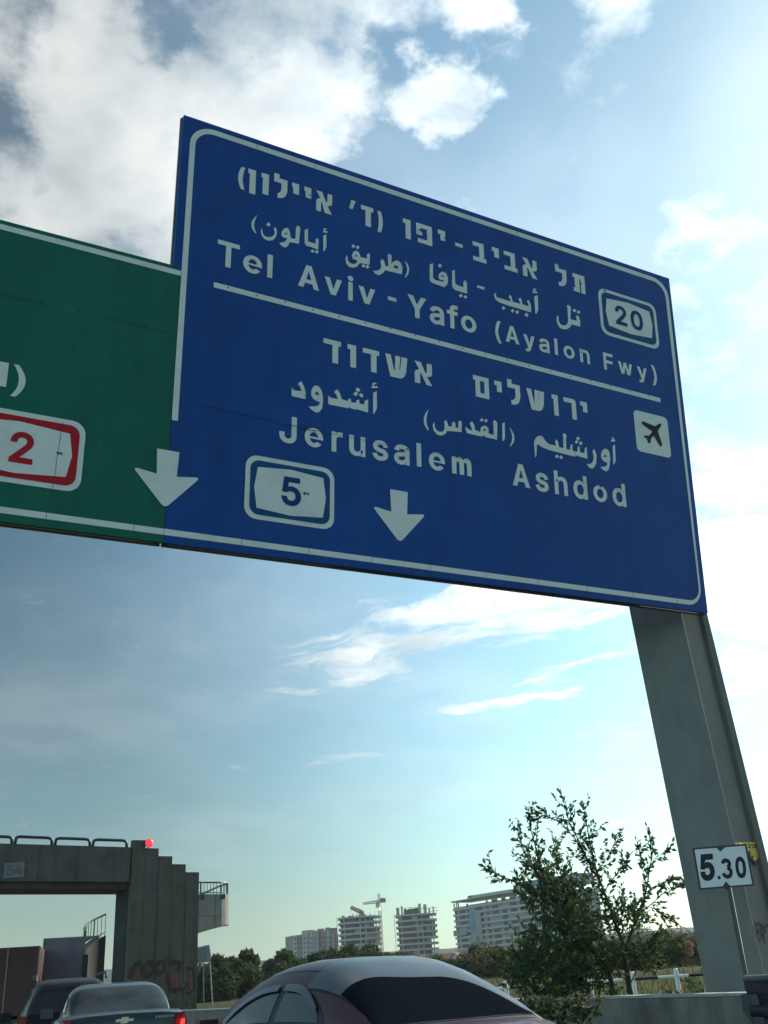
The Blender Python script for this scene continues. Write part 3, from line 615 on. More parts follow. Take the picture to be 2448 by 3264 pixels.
w = px_shapes(*ZC, [[(230,210),(270,172),(295,180),(325,250),(352,330),(348,440),(150,395),(137,375),(138,265),(150,268),(155,292),(195,308),(290,320),(265,250)],
    [(500,230),(460,255),(435,310),(435,380),(460,430),(515,465),(570,487),(545,530),(500,550),(393,548),(430,590),(480,628),(520,642),(565,625),(600,570),(612,480),(608,370),(585,300),(550,245)],
    [(778,332),(815,292),(845,310),(875,370),(895,440),(985,468),(992,440),(1032,430),(1037,485),(1110,497),(1115,455),(1160,445),(1162,505),(1235,520),(1238,465),(1293,442),(1292,642),(1145,600),(1132,585),(1112,602),(1025,575),(1008,560),(985,577),(705,520),(688,500),(690,385),(703,388),(712,410),(760,425),(835,440),(815,375)],
    [(1132,262),(1178,300),(1145,340),(1100,298)], [(1105,322),(1140,355),(1110,400),(1065,358)], [(1185,347),(1225,385),(1197,420),(1150,380)],
    [(1368,345),(1422,318),(1425,575),(1385,660),(1367,658)], [(1338,270),(1348,248),(1370,240),(1352,222),(1365,195),(1390,188),(1420,200),(1425,215),(1395,210),(1378,225),(1385,240),(1445,248),(1432,272)]],
    [(1, [(482,365),(510,322),(538,340),(557,380)])])
decal('lettering', w, WHITE, blue, label='white Arabic word Ashdod')
w = px_shapes(*ZD, [[(90,62),(65,90),(50,130),(52,175),(68,210),(85,228),(90,222),(75,185),(70,140),(78,95)],
    [(130,158),(120,190),(128,230),(155,262),(190,270),(220,258),(232,232),(348,242),(350,165),(337,150),(322,162),(322,210),(300,205),(299,170),(287,160),(273,168),(272,200),(245,195),(235,165),(225,145),(210,160),(215,190),(212,225),(195,240),(170,238),(150,225),(138,200)],
    [(382,195),(380,220),(390,250),(510,278),(520,265),(535,280),(628,302),(630,180),(628,165),(607,145),(598,160),(602,265),(560,252),(562,220),(545,195),(520,190),(500,205),(495,240),(455,225),(450,190),(430,155),(412,172),(428,210),(432,232),(395,215)],
    [(507,130),(522,146),(507,162),(492,147)], [(540,135),(555,152),(540,168),(525,152)], [(668,175),(688,163),(690,285),(680,312),(670,310)],
    [(725,200),(745,230),(760,260),(765,290),(758,325),(735,357),(728,352),(742,320),(748,280),(740,245)]], [(2, [(516,229),(530,213),(547,233)])])
decal('lettering', w, WHITE, blue, label='white Arabic word Quds between brackets')
w = px_shapes(*ZD, [[(920,320),(935,285),(960,270),(985,275),(1010,310),(1035,335),(1092,350),(1085,315),(1098,298),(1110,318),(1118,360),(1152,368),(1150,270),(1145,262),(1158,248),(1178,268),(1172,300),(1175,375),(1205,382),(1207,345),(1222,335),(1225,388),(1262,398),(1264,360),(1280,352),(1282,400),(1318,408),(1320,370),(1335,358),(1342,452),(1268,432),(1255,425),(1245,436),(1045,385),(985,362),(955,340),(942,345),(940,420),(930,445),(925,400)],
    [(1266,275),(1283,292),(1268,310),(1252,293)], [(1254,303),(1270,320),(1255,335),(1240,320)], [(1288,312),(1304,330),(1290,347),(1274,331)], [(1100,418),(1116,434),(1101,450),(1084,433)], [(1133,425),(1150,441),(1134,457),(1117,440)],
    [(1380,388),(1395,375),(1412,420),(1410,490),(1392,522),(1375,532),(1350,518),(1333,492),(1360,495),(1382,480),(1390,440)],
    [(1480,372),(1460,385),(1448,415),(1452,450),(1475,475),(1495,482),(1498,500),(1480,515),(1443,515),(1465,540),(1490,553),(1508,540),(1518,500),(1522,450),(1515,400),(1500,378)],
    [(1540,352),(1558,340),(1565,465),(1552,497),(1545,495)], [(1525,318),(1530,305),(1538,300),(1530,292),(1540,281),(1552,285),(1545,290),(1548,298),(1562,304),(1558,315)]],
    [(7, [(1468,437),(1480,415),(1495,440)])])
decal('lettering', w, WHITE, blue, label='white Arabic word Urushalim')
# English
for txt, u0, u1, v0, h, lb in (('Tel', .474, 1.170, 3.503, .322, 'Tel'), ('Aviv', 1.477, 2.548, 3.503, .322, 'Aviv'), ('Yafo', 2.992, 4.060, 3.497, .322, 'Yafo'),
        ('Jerusalem', 1.300, 3.893, 1.402, .316, 'Jerusalem'), ('Ashdod', 4.492, 6.395, 1.394, .318, 'Ashdod')):
    decal('lettering', latin(txt, u0, u1, v0, h, .019), WHITE, blue, label='white word %s in English letters' % lb)
decal('lettering', latin('(Ayalon', 4.350, 5.960, 3.508, .262, .017), WHITE, blue, label='smaller white word Ayalon after a bracket')
decal('lettering', latin('Fwy)', 6.215, 7.219, 3.494, .262, .017), WHITE, blue, label='smaller white word Fwy with a closing bracket')
decal('lettering', [([(2.718, 3.706), (2.840, 3.703), (2.840, 3.648), (2.718, 3.652)], [])], WHITE, blue, label='white dash between Aviv and Yafo')
decal('lettering', [([(-1.69, 1.690), (-1.600, 1.690), (-1.600, 1.420), (-1.69, 1.420)], []), paren(-1.505, 1.333, 1.690, 1, .080, .058)], WHITE, green, label='end of a white word and its closing bracket')

# ---- route shields, arrows, airport symbol
def shield(parent, box, face, num, nbox, edge, ink, lab, r=.14, line=.055):
    u0, v0, u1, v1 = box
    sh = decal('route_shield', [(rrect(u0, v0, u1, v1, r), [])], WHITE, parent, .004, lab)
    decal('shield_edge', [(rrect(u0+line, v0+line, u1-line, v1-line, r-line*.6), [])], edge, sh, .0075)
    decal('shield_face', [(face, [])], WHITE, sh, .011)
    if num:
        decal('number', latin(num, nbox[0], nbox[2], nbox[1], nbox[3]-nbox[1], .022), ink, sh, .0145)
    return sh
def oct8(u0, v0, u1, v1, d=.035):
    um, vm = (u0+u1)/2, (v0+v1)/2
    return [(u0+d, v1-d), (um, v1), (u1-d, v1-d), (u1, vm), (u1-d, v0+d), (um, v0), (u0+d, v0+d), (u0, vm)]
shield(blue, (6.225, 4.075, 7.345, 4.865), oct8(6.335, 4.205, 7.240, 4.745, .04), '20', (6.515, 4.325, 7.045, 4.625), TEAL, NUMB, 'small blue edged route shield with the number 20')
shield(blue, (.918, .408, 1.990, 1.165), oct8(1.022, .505, 1.883, 1.062, .035), '5', (1.345, .640, 1.570, .955), TEAL, NUMB, 'blue edged route shield with the number 5')
shield(green, (-2.05, .410, -.800, 1.185), oct8(-1.96, .515, -.912, 1.072, .04), '2', (-1.500, .640, -1.222, .945), REDP, REDP, 'red edged route shield with the number 2')
def arrow(uc, off, parent, lab):
    p = [(uc-.122, 1.040), (uc+.118, 1.040), (uc+.104, .752), (uc+.365, .790), (uc, .375), (uc-.365, .790), (uc-.108, .752)]
    return decal('lane_arrow', [(rpoly(p, .07, 5, (3, 4, 5)), [])], WHITE, parent, off, lab)
arrow(2.839, .004, blue, 'white down arrow on the blue board'); arrow(.057, .006, blue, 'white down arrow across the seam of the blue and green boards')
ap = decal('airport_symbol', [(rrect(6.690, 2.292, 7.338, 2.945, .075), [])], WHITE, blue, .004)
pl = [(1395,260),(1392,275),(1375,302),(1400,378),(1393,388),(1385,380),(1352,327),(1336,345),(1335,366),(1322,368),(1315,345),(1298,332),(1302,325),(1325,328),(1345,305),(1288,262),(1285,250),(1295,248),(1360,275),(1380,262)]
decal('airplane', px_shapes((1300, 1200), .5787, [pl]), DARKINK, ap, .008)
# seams, rivets and rust marks on the boards
rnd = random.Random(4)
def dot(bm_, u, v, r, off):
    bm_.poly([rel(S(u+r*math.cos(k*1.0472), v+r*math.sin(k*1.0472), off)) for k in range(6)])
def spot(u, v, r, off, parent, name='rust_spot'):
    b_ = MB(); dot(b_, u, v, r, off); b_.build(name, RUST, parent)
def crack(u0, v0, u1, v1, wd, parent, name):
    """hairline opening or scratch between two points of the board"""
    n = 6; P = []; b_ = MB()
    for i in range(n+1):
        t = i/n; P.append((u0+(u1-u0)*t+rnd.uniform(-.004, .004), v0+(v1-v0)*t+rnd.uniform(-.004, .004)))
    dx, dy = (0, wd) if abs(u1-u0) > abs(v1-v0) else (wd, 0)
    b_.grid([[rel(S(a, c, .0162)), rel(S(a+dx, c+dy, .0162))] for a, c in P]); b_.build(name, RUST, parent)
for k in range(20): spot(.62+k*.355, 3.225+rnd.uniform(-.012, .012), .011, .0085, blue, 'rivet')
for u, v in ((1.62, 4.86), (3.20, 4.86), (3.60, 4.86), (5.9, 4.82), (6.35, 4.83), (7.1, 4.86), (.85, 1.62), (1.63, 1.62), (2.95, 1.60), (4.8, 1.63), (6.42, 1.64), (7.05, 1.60), (5.95, 1.62), (1.62, .80), (1.66, .80)):
    spot(u, v, rnd.uniform(.008, .02), .0165, blue)
for c in ((.35, 1.66, 1.75, 1.60, .007), (1.70, 1.61, 2.75, 1.60, .004), (3.25, 1.62, 4.3, 1.61, .004), (4.7, 1.62, 5.0, 1.61, .004), (5.6, 1.63, 6.7, 1.60, .004), (3.165, 4.75, 3.165, 4.1, .005), (5.55, 2.15, 5.55, 1.75, .005), (6.42, 2.25, 6.42, 1.55, .005), (7.15, 2.25, 7.18, 1.6, .006), (1.60, 2.7, 1.60, 1.35, .003), (.8, 2.6, .8, 1.7, .003)):
    crack(*c, blue, 'scratch')
for k in range(9):
    u = .9+k*.78
    for v0, v1 in ((.085, .152), (5.30, 5.372)): crack(u, v0, u, v1, .005, blue, 'border_joint')
for c in ((-2.1, 2.45, -1.35, 2.45, .006), (-.75, 2.46, -.05, 2.44, .006), (-1.04, 1.15, -1.07, .3, .004)): crack(*c, green, 'scratch')
for c in ((-.25, .09, -.25, .15, .005), (-1.1, .09, -1.1, .15, .005)): crack(*c, green, 'border_joint')
for u, v in ((-1.35, 2.45), (-.98, 2.46), (-.62, 2.45), (-.3, 2.45), (-1.0, 2.0), (-1.02, .80), (-1.05, .80)): spot(u, v, .014, .0165, green)

# ---- steel gantry: inclined post behind the right end, beams behind the boards
def tall(P0, z): return P0 + (s_v/s_v.z*.35+Vector((0, 0, .65)))*0 + Vector(((-.0195)*(z-P0.z), 0, z-P0.z))
g_l = at(2253, 3169, 13.75); g_r = at(2437, 3110, 13.5); g_q = Vector((8.02, 11.15, 1)); g_e = Vector((8.20, 11.45, 1))
ring = [g_l.xy, g_r.xy, Vector((g_r.x+.52, g_r.y+.325)), Vector((g_r.x+.54, g_r.y+.275)), Vector((g_r.x+.65, g_r.y+.30)), Vector((g_r.x+.68, g_r.y+.55)), Vector((g_r.x+.40, g_r.y+1.15)), Vector((g_l.x+.28, g_l.y+.38))]
gc = Vector((0, 0)); 
for q in ring: gc += q/len(ring)
gan = thing('gantry', 'tall grey concrete and steel gantry post carrying the overhead sign boards', 'gantry', (gc.x, gc.y, 0))
b = MB(); rows = []
for i in range(13):
    z = -.1+i*(10.4/12); k = 1.0-.006*(z-1)
    rows.append([((q.x-gc.x)*k-.0195*(z-1), (q.y-gc.y)*k, z) for q in ring])
V = b.grid(rows, closed=True); b.f(V[-1]); b.f(list(reversed(V[0])))
b.build('post', POLEM, gan)
b = MB()                                             # light seam lines where the cladding plates meet
b2 = MB()
for v, ua in ((1.1, -9.5), (2.6, -9.5), (4.4, .4)):
    b2.tube([rel(S(ua, v, -.42))+SO-gan.location, rel(S(SW-.5, v, -.42))+SO-gan.location], .16, 8)
b2.build('beam', STEEL, gan)
for u, tall_ in ((2.67, 5.47), (5.01, 5.465), (.6, 3.0), (7.0, 5.2), (-1.8, 3.2)):
    b3 = MB(); top = 5.50 if tall_ > 5.46 else tall_
    b3.tube([S(u, .3, -.17)-gan.location, S(u, top-.02, -.17)-gan.location, S(u, top+.015, -.17)-gan.location, S(u, top+.04, -.17)-gan.location], [.085, .085, .07, .03], 12)
    b3.build('hanger', EDGE, gan, smooth=40)
# black scrawl on the right face of the post
fn = Vector((.12, -.33, 0)).normalized(); fo = Vector((g_r.x, g_r.y, 0))
def face_pt(px, py, off=.006):
    p0 = Vector((g_r.x, g_r.y, 1)); t = Vector((.52, .325, 0)); n = Vector((t.y, -t.x, 0)).normalized()
    return hit(px, py, p0, n) + n*off
b = MB()
for st in ([(1440,205),(1470,330),(1500,540)], [(1445,245),(1500,240),(1560,290),(1555,330),(1480,370),(1465,405)], [(1465,405),(1530,400),(1560,430),(1555,490),(1490,530)], [(1545,240),(1580,430),(1600,600)], [(1555,245),(1600,370),(1620,410)], [(1610,330),(1640,260),(1659,300)]):
    P = [face_pt(2150+x*.1796, 2900+y*.1796)-gan.location for x, y in st]; fnrm = Vector((.325, -.52, 0)).normalized(); A_, B_ = [], []
    for i, p in enumerate(P):
        sd = (P[min(i+1, len(P)-1)]-P[max(i-1, 0)]).normalized().cross(fnrm).normalized()*.012; A_.append(p+sd); B_.append(p-sd)
    b.grid([[q, w_] for q, w_ in zip(A_, B_)])
b.build('graffiti', DARKINK, gan, label='black sprayed scrawl at the foot of the post')
# torn yellow sticker
yo = thing('sticker', 'torn yellow sticker with Hebrew writing pasted on the grey gantry post', 'sticker', face_pt(2430, 2700))
def zb(x, y, off): return face_pt(1700+x*.4509, 2500+y*.4509, off)-yo.location
b = MB(); b.prism([zb(x, y, .004) for x, y in ((1425,412),(1568,408),(1580,455),(1590,470),(1588,520),(1572,545),(1520,520),(1500,470),(1430,455))], Vector((0, 0, 0))+(-zb(0,0,.004)+zb(0,0,.007)))
b.build('sheet', mat('sticker_yellow', (.62, .42, .03), .6, var=.15, scale=20), yo)
b = MB()
def strokes(b_, list_, r, f):
    for st in list_: b_.tube([f(*p) for p in st], r, 5)
f = lambda x, y: zb(x, y, .009)
strokes(b, [[(1513,428),(1527,428),(1528,447)], [(1512,447),(1530,447)], [(1535,427),(1546,428),(1547,448)], [(1552,428),(1562,428),(1562,447),(1552,447)], [(1566,427),(1577,428),(1578,447)], [(1567,436),(1567,447)]], .006, f)
strokes(b, [[(1440,418),(1440,450)], [(1450,424),(1462,424),(1462,450)]], .006, f)
b.poly([zb(x, y, .0095) for x, y in ((1512,470),(1528,475),(1535,510),(1555,505),(1548,525),(1560,545),(1545,540),(1520,520))])
b.poly([zb(x, y, .0095) for x, y in ((1550,545),(1588,532),(1570,580),(1562,572))])
b.build('lettering', DARKINK, yo)

# ---------------------------------------------------------------- kilometre marker
km_r = 12.4; kn = (at(2305, 2760, km_r)-EYE); kn = -Vector((kn.x, kn.y, 0)).normalized(); kp = at(2305, 2760, km_r)
km = thing('distance_marker', 'small white plate reading 5.30 with black border on a thin grey post', 'road sign', (kp.x, kp.y, 0))
def K(x, y, off=0): return hit(1700+x*.4509, 2500+y*.4509, kp, kn)+kn*off-km.location
def kplate(name, pts, o0, o1, m, **k):
    b = MB(); b.prism([K(x, y, o0) for x, y in pts], kn*(o1-o0)); return b.build(name, m, km, **k)
kplate('plate_border', [(1124,451),(1505,421),(1562,716),(1175,747)], 0, .010, BPAINT)
kplate('plate', [(1140,463),(1495,435),(1547,706),(1186,733)], .0101, .013, mat('marker_white', (.66, .68, .68), .5, var=.06, scale=8))
kplate('pointer', [(1292,446),(1360,441),(1322,479)], .0131, .015, BPAINT); kplate('pointer', [(1340,722),(1392,718),(1360,686)], .0131, .015, BPAINT)
def kglyph(ch, c0, c1, c2, bold):
    """digit drawn into the parallelogram bottom-left c0, bottom-right c1, top-left c2 (zoom pixels)"""
    adv, cs = GLYPHS[ch]; cs = [[(c[i]/1000, c[i+1]/1000) for i in range(0, len(c), 2)] for c in cs]
    big = max(cs, key=lambda c: abs(area(c))); sg = 1 if area(big) > 0 else -1
    if ch == '3': sg = -1
    cs = [offset(c, bold*sg) for c in cs] if ch != '3' else [[(r_[i]/1000, r_[i+1]/1000) for i in range(0, len(r_), 2)] for r_ in (ribbon(_arc(180, 375, 120, 100, 170, -75), 60), ribbon(_arc(180, 140, 135, 128, 80, -172), 60))]
    x0 = min(p[0] for c in cs for p in c); x1 = max(p[0] for c in cs for p in c); y0 = min(p[1] for c in cs for p in c); y1 = max(p[1] for c in cs for p in c)
    def T(p):
        s, t = (p[0]-x0)/(x1-x0), (p[1]-y0)/(y1-y0)
        return K(c0[0]+(c1[0]-c0[0])*s+(c2[0]-c0[0])*t, c0[1]+(c1[1]-c0[1])*s+(c2[1]-c0[1])*t, .0145)
    outs = [c for c in cs if area(c)*sg > 0]; holes = [c for c in cs if area(c)*sg < 0]
    if ch == '3': outs, holes = cs, []
    for o in outs:
        loops = [o]+holes
        vs = [bnum.v(T(p)) for l in loops for p in l]
        for t in tessellate_polygon([[Vector((x, y, 0)) for x, y in l] for l in loops]): bnum.f([vs[i] for i in t])
bnum = MB()
kglyph('5', (1186, 688), (1288, 680), (1172, 497), .036); kglyph('3', (1338, 672), (1416, 666), (1318, 527), .022); kglyph('0', (1438, 668), (1512, 662), (1420, 514), .034)
bnum.poly([K(x, y, .0145) for x, y in ((1302,650),(1322,648),(1325,670),(1305,672))])
bnum.build('lettering', DARKINK, km)
b = MB(); b.tube([K(1365, 738, -.02), K(1365, 640, -.02), Vector((K(1480, 1380).x, K(1480, 1380).y, .0)) if False else Vector((K(1365, 738, -.02).x, K(1365, 738, -.02).y, -.1))], .026, 8)
b.build('post', mat('marker_post', (.07, .072, .07), .6), km, smooth=True)

# ---------------------------------------------------------------- roadside barrier, guard rail, field fence
def barrier():
    t = thing('concrete_barrier', 'long low brown grey concrete barrier wall along the right road edge', 'barrier', (6.3, 9, 0))
    pts = []
    for i in range(60):
        y = 9.12+i*.75
        if y > 45: break
        pts.append((road_edge(y)-.02, y))
    b = MB(); c = MB(); rows = []; crow = []
    for (x, y) in pts:
        rows.append([(x-6.3-.02, y-9, -.1), (x-6.3, y-9, .30), (x-6.3+.06, y-9, .92), (x-6.3+.26, y-9, .92), (x-6.3+.32, y-9, .30), (x-6.3+.34, y-9, -.1)])
        crow.append([(x-6.3+.045, y-9, .922), (x-6.3+.045, y-9, .95), (x-6.3+.275, y-9, .95), (x-6.3+.275, y-9, .922)])
    V = b.grid(rows, closed=True); b.f(V[0]); b.f(list(reversed(V[-1])))
    b.build('wall', BARR, t)
    V = c.grid(crow, closed=True); c.f(V[0]); c.f(list(reversed(V[-1]))); c.build('coping', COPING, t)
    # galvanised end plate where the steel guard rail takes over
    return t
barrier()
def guard_rail():
    t = thing('guard_rail', 'steel corrugated guard rail ending at the concrete barrier, bottom right corner', 'guard rail', (6.35, 6, 0))
    prof = [(0, 1.07), (-.035, 1.075), (-.075, 1.05), (-.085, 1.00), (-.07, .955), (-.02, .925), (0, .90), (-.02, .875), (-.07, .845), (-.085, .80), (-.075, .755), (-.035, .73), (0, .735)]
    b = MB(); rows = []
    for i in range(14):
        y = 9.22-i*1.0; x = road_edge(y)-.10
        rows.append([(x-6.35+px_, y-6, z) for px_, z in prof])
    b.grid(rows)
    bmesh.ops.solidify(b.bm, geom=b.bm.faces[:], thickness=.006)
    b.build('beam', STEELD, t, smooth=50)
    b = MB(); b.tube([(road_edge(y_)-.10-6.35-.04, y_-6, 1.075) for y_ in (9.24, 6, 2, -3)], .036, 8); b.build('top_tube', STEEL, t, smooth=True)
    b = MB(); x = road_edge(9.25)-.13
    b.prism([(x-6.35-.02, 3.10, .97), (x-6.35-.02, 3.36, .94), (x-6.35-.03, 3.36, .80), (x-6.35-.04, 3.20, .66), (x-6.35-.02, 3.05, .70)], Vector((.05, 0, 0)))
    b.build('end_plate', STEELD, t)
    for y in (8.2, 6.2, 4.2, 2.2, .2):
        b = MB(); b.box((road_edge(y)+.02-6.35, y-6, .48), (.10, .14, 1.1)); b.build('leg', STEEL, t)
guard_rail()

FX = []                                             # white rail fence in the field
def field_fence():
    p0 = at(1889, 3129, 23.0); p1 = at(2245, 3108, 23.0)
    d = (p1-p0); d.z = 0; Lr = d.length; d.normalize()
    t = thing('rail_fence', 'white and black banded rail fence with round posts in the field', 'fence', (p0.x, p0.y, 0))
    start = -9.0
    def G(s): q = p0+d*s; return ground_z(q.x, q.y)
    posts = [.08, Lr*(2011-1889)/356+.5-.45, Lr*(2158-1889)/356]
    sp = posts[2]-posts[1]; posts = [posts[2]+sp*k for k in range(-6, 6)]
    for s in posts:
        q = p0+d*s; b = MB(); z = 1.02
        b.tube([(q.x-p0.x, q.y-p0.y, -.2+G(s)*0), (q.x-p0.x, q.y-p0.y, z+.14), (q.x-p0.x, q.y-p0.y, z+.155)], [.048, .048, .03], 10)
        b.build('post', WPAINT, t, smooth=40)
    s = posts[0]; k = 0
    while s < posts[-1]:
        ln = .62; q0 = p0+d*s; q1 = p0+d*(s+ln)
        b = MB(); b.tube([(q0.x-p0.x, q0.y-p0.y, 1.03), (q1.x-p0.x, q1.y-p0.y, 1.03)], .030, 8)
        b.build('rail', WPAINT if k % 2 == 0 else BPAINT, t, smooth=40); s += ln; k += 1
field_fence()

# ---------------------------------------------------------------- footbridge over the road
BO = at(405, 3100, 42); BO.z = 0
b_u = Vector((.934, .358, 0)).normalized(); b_n = Vector((-b_u.y, b_u.x, 0))*-1     # b_n points at the traffic
def BP(px, py, back=0.0):
    """point of the bridge front plane seen at that pixel, local to the bridge"""
    return hit(px, py, BO-b_n*back, b_n)-BO
def BL(u, z, back=0.0): return b_u*u + Vector((0, 0, z)) - b_n*back
bridge = thing('footbridge', 'grey concrete footbridge with stepped stair tower crossing the road at left', 'footbridge', BO)
b = MB(); b.prism([BL(-24, 7.02), BL(-.10, 6.88), BL(-.10, 5.57), BL(-24, 5.70)], -b_n*.25)
b.prism([BL(-24, 7.02, 2.3), BL(-.10, 6.88, 2.3), BL(-.10, 5.57, 2.3), BL(-24, 5.70, 2.3)], -b_n*.25)
b.prism([BL(-24, 5.69, .255), BL(1.2, 5.60, .255), BL(1.2, 5.34, .40), BL(-24, 5.44, .40)], -b_n*2.0)
b.build('deck', CONC, bridge)
# handrail hoops on the deck edge
def hoop(x0, x1, ytop0, ytop1, ybase0, ybase1):
    Z = lambda x, y: BP(x*.4581, 2560+y*.4581, .12)
    b = MB(); r = 18
    P = [Z(x0-8, ybase0+12), Z(x0, ytop0+r+4), Z(x0+4, ytop0+r*.45), Z(x0+r, ytop0+2), Z(x0+r+14, ytop0), Z(x1-r-14, ytop1), Z(x1-r, ytop1+2), Z(x1-4, ytop1+r*.45), Z(x1, ytop1+r+4), Z(x1+1, ybase1+12)]
    b.tube(P, .058, 8); b.build('railing_hoop', RAILD, bridge, smooth=True)
hoop(-215, 82, 226, 234, 275, 282); hoop(110, 360, 233, 241, 284, 288); hoop(388, 624, 244, 250, 290, 296); hoop(650, 880, 254, 259, 298, 304); hoop(-500, -240, 214, 224, 262, 270)
# number plate
b = MB(); b.prism([BP(x*.4581, 2560+y*.4581, -.01) for x, y in ((32,418),(172,410),(162,515),(22,522))], b_n*.02)
pl54 = b.build('number_plate', mat('plate_grey', (.20, .205, .215), .6, var=.1), bridge)
b = MB()
for ch, c0, c1, c2 in (('5', (38, 503), (92, 500), (50, 432)), ('4', (98, 500), (150, 497), (106, 428))):
    adv, cs = GLYPHS[ch]; cs = [[(c[i]/1000, c[i+1]/1000) for i in range(0, len(c), 2)] for c in cs]
    x0 = min(p[0] for c in cs for p in c); x1 = max(p[0] for c in cs for p in c); y1 = max(p[1] for c in cs for p in c)
    big = max(cs, key=lambda c: abs(area(c))); sg = 1 if area(big) > 0 else -1
    for o in [offset(c, .018*sg) for c in cs if area(c)*sg > 0]:
        loops = [o]
        vs = []
        for p in o:
            s, t = (p[0]-x0)/(x1-x0), p[1]/y1
            vs.append(b.v(BP((c0[0]+(c1[0]-c0[0])*s+(c2[0]-c0[0])*t)*.4581, 2560+(c0[1]+(c1[1]-c0[1])*s+(c2[1]-c0[1])*t)*.4581, -.045-.002*len(b.bm.faces) % .01)))
        for tr in tessellate_polygon([[Vector((x, y, 0)) for x, y in o]]): b.f([vs[i] for i in tr])
b.build('lettering', mat('plate_digits', (.13, .135, .14), .6), pl54)
# stair tower: five tall panels stepping down to the right
us = [-.02, .535, 1.13, 1.73, 2.35, 2.95]; tops = [7.16, 6.86, 6.56, 6.26, 5.95]
for i in range(5):
    b = MB(); u0, u1 = us[i]+.008, us[i+1]-.008
    b.prism([BL(u0, -.2, .02*(i % 2)), BL(u1, -.2, .02*(i % 2)), BL(u1, tops[i], .02*(i % 2)), BL(u0, tops[i], .02*(i % 2))], -b_n*.22)
    b.build('wall_panel', CONC, bridge)
b = MB(); b.prism([BL(-.02, -.2, .26), BL(-.02, 6.8, .26), BL(-.02, 6.8, 1.45), BL(-.02, -.2, 1.45)], b_u*.3)
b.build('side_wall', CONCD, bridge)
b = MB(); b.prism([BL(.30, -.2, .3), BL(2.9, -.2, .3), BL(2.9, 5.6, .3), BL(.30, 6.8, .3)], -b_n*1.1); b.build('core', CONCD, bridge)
# balcony landing with rounded end on the right
b = MB(); rows_o, rows_i = [], []
prof = []
n = 14
for i in range(n+1):
    a = i/n
    if a < .45: u, bk = 2.95+(a/.45)*.92, -.0
    else:
        q = (a-.45)/.55*math.pi*.62; u, bk = 3.87+.78*math.sin(q), .78*(1-math.cos(q))
    prof.append((u, bk+.0))
for u, bk in prof:
    zt = 5.10; zb_ = 3.92-.30*sm(4.4, 3.0, u) if False else 3.62+.30*min(1, max(0, (u-2.95)/1.3))
    rows_o.append([BL(u, zb_, bk), BL(u, zt, bk), BL(u-.08, zt, bk+.12), BL(u-.08, zb_+.2, bk+.12)])
V = b.grid(rows_o, closed=True); b.f(V[0]); b.f(list(reversed(V[-1])))
b.prism([BL(u, 3.64+.30*min(1, max(0, (u-2.95)/1.3)), bk+.02) for u, bk in prof]+[BL(2.95, 3.64, 1.4)], Vector((0, 0, .15)))
landing = b.build('landing', mat('landing_concrete', (.27, .26, .235), .85, var=.15, scale=2, bump=.3, bscale=25, dirt=((.15, .14, .12), .5, 1.2)), bridge)
b = MB(); top = [BL(u-.04, 5.58+.02*i, bk+.06) for i, (u, bk) in enumerate(prof[::2])]
top = [BL(u-.04, 5.56, bk+.06) for u, bk in prof]
b.tube(top, .035, 6); b.tube([p-Vector((0, 0, .40)) for p in top], .018, 5)
for i, p in enumerate(top):
    b.tube([p, p-Vector((0, 0, .46))], .034 if i in (1, n-3, n) else .013, 5)
b.tube([BL(3.2, 5.12, .3), BL(4.25, 5.50, .55)], .04, 6)
b.build('railing', RAILG, bridge)
for px_, in ((645,), (712,)):
    b = MB(); b.box(BP(px_, 2858, -.03), (.14, .14, .16)); b.build('railing_foot', RAILG, bridge)
b = MB()
for (u0, z0), (u1, z1) in (((3.70, 3.85), (3.70, 5.10)), ((2.97, 4.28), (3.95, 4.24))):
    b.tube([BL(u0, z0, -.004), BL(u1, z1, -.004)], .009, 4)
b.build('joint', mat('joint_dark', (.06, .058, .05), .9), bridge)
# lower flight: curved parapet with railing on the left, behind the tower
b = MB(); rows = []; rail = []
for i in range(12):
    t_ = i/11; a = R(200-95*t_); c = at(352, 3100, 45.2)-BO; c.z = 0
    p = c+Vector((math.cos(a)*1.15, math.sin(a)*1.15, 0)); q = c+Vector((math.cos(a)*.97, math.sin(a)*.97, 0)); z = 3.15+.75*t_
    rows.append([(p.x, p.y, -.2), (p.x, p.y, z), (q.x, q.y, z), (q.x, q.y, -.2)]); rail.append(Vector((p.x, p.y, z+.85)))
V = b.grid(rows, closed=True); b.f(V[0]); b.f(list(reversed(V[-1])))
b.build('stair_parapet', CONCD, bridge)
b = MB(); b.tube(rail, .035, 6); b.tube([p-Vector((0, 0, .72)) for p in rail], .018, 5)
for i, p in enumerate(rail): b.tube([p, p-Vector((0, 0, .86))], .030 if i % 4 == 0 else .014, 5)
b.build('railing', RAILG, bridge)
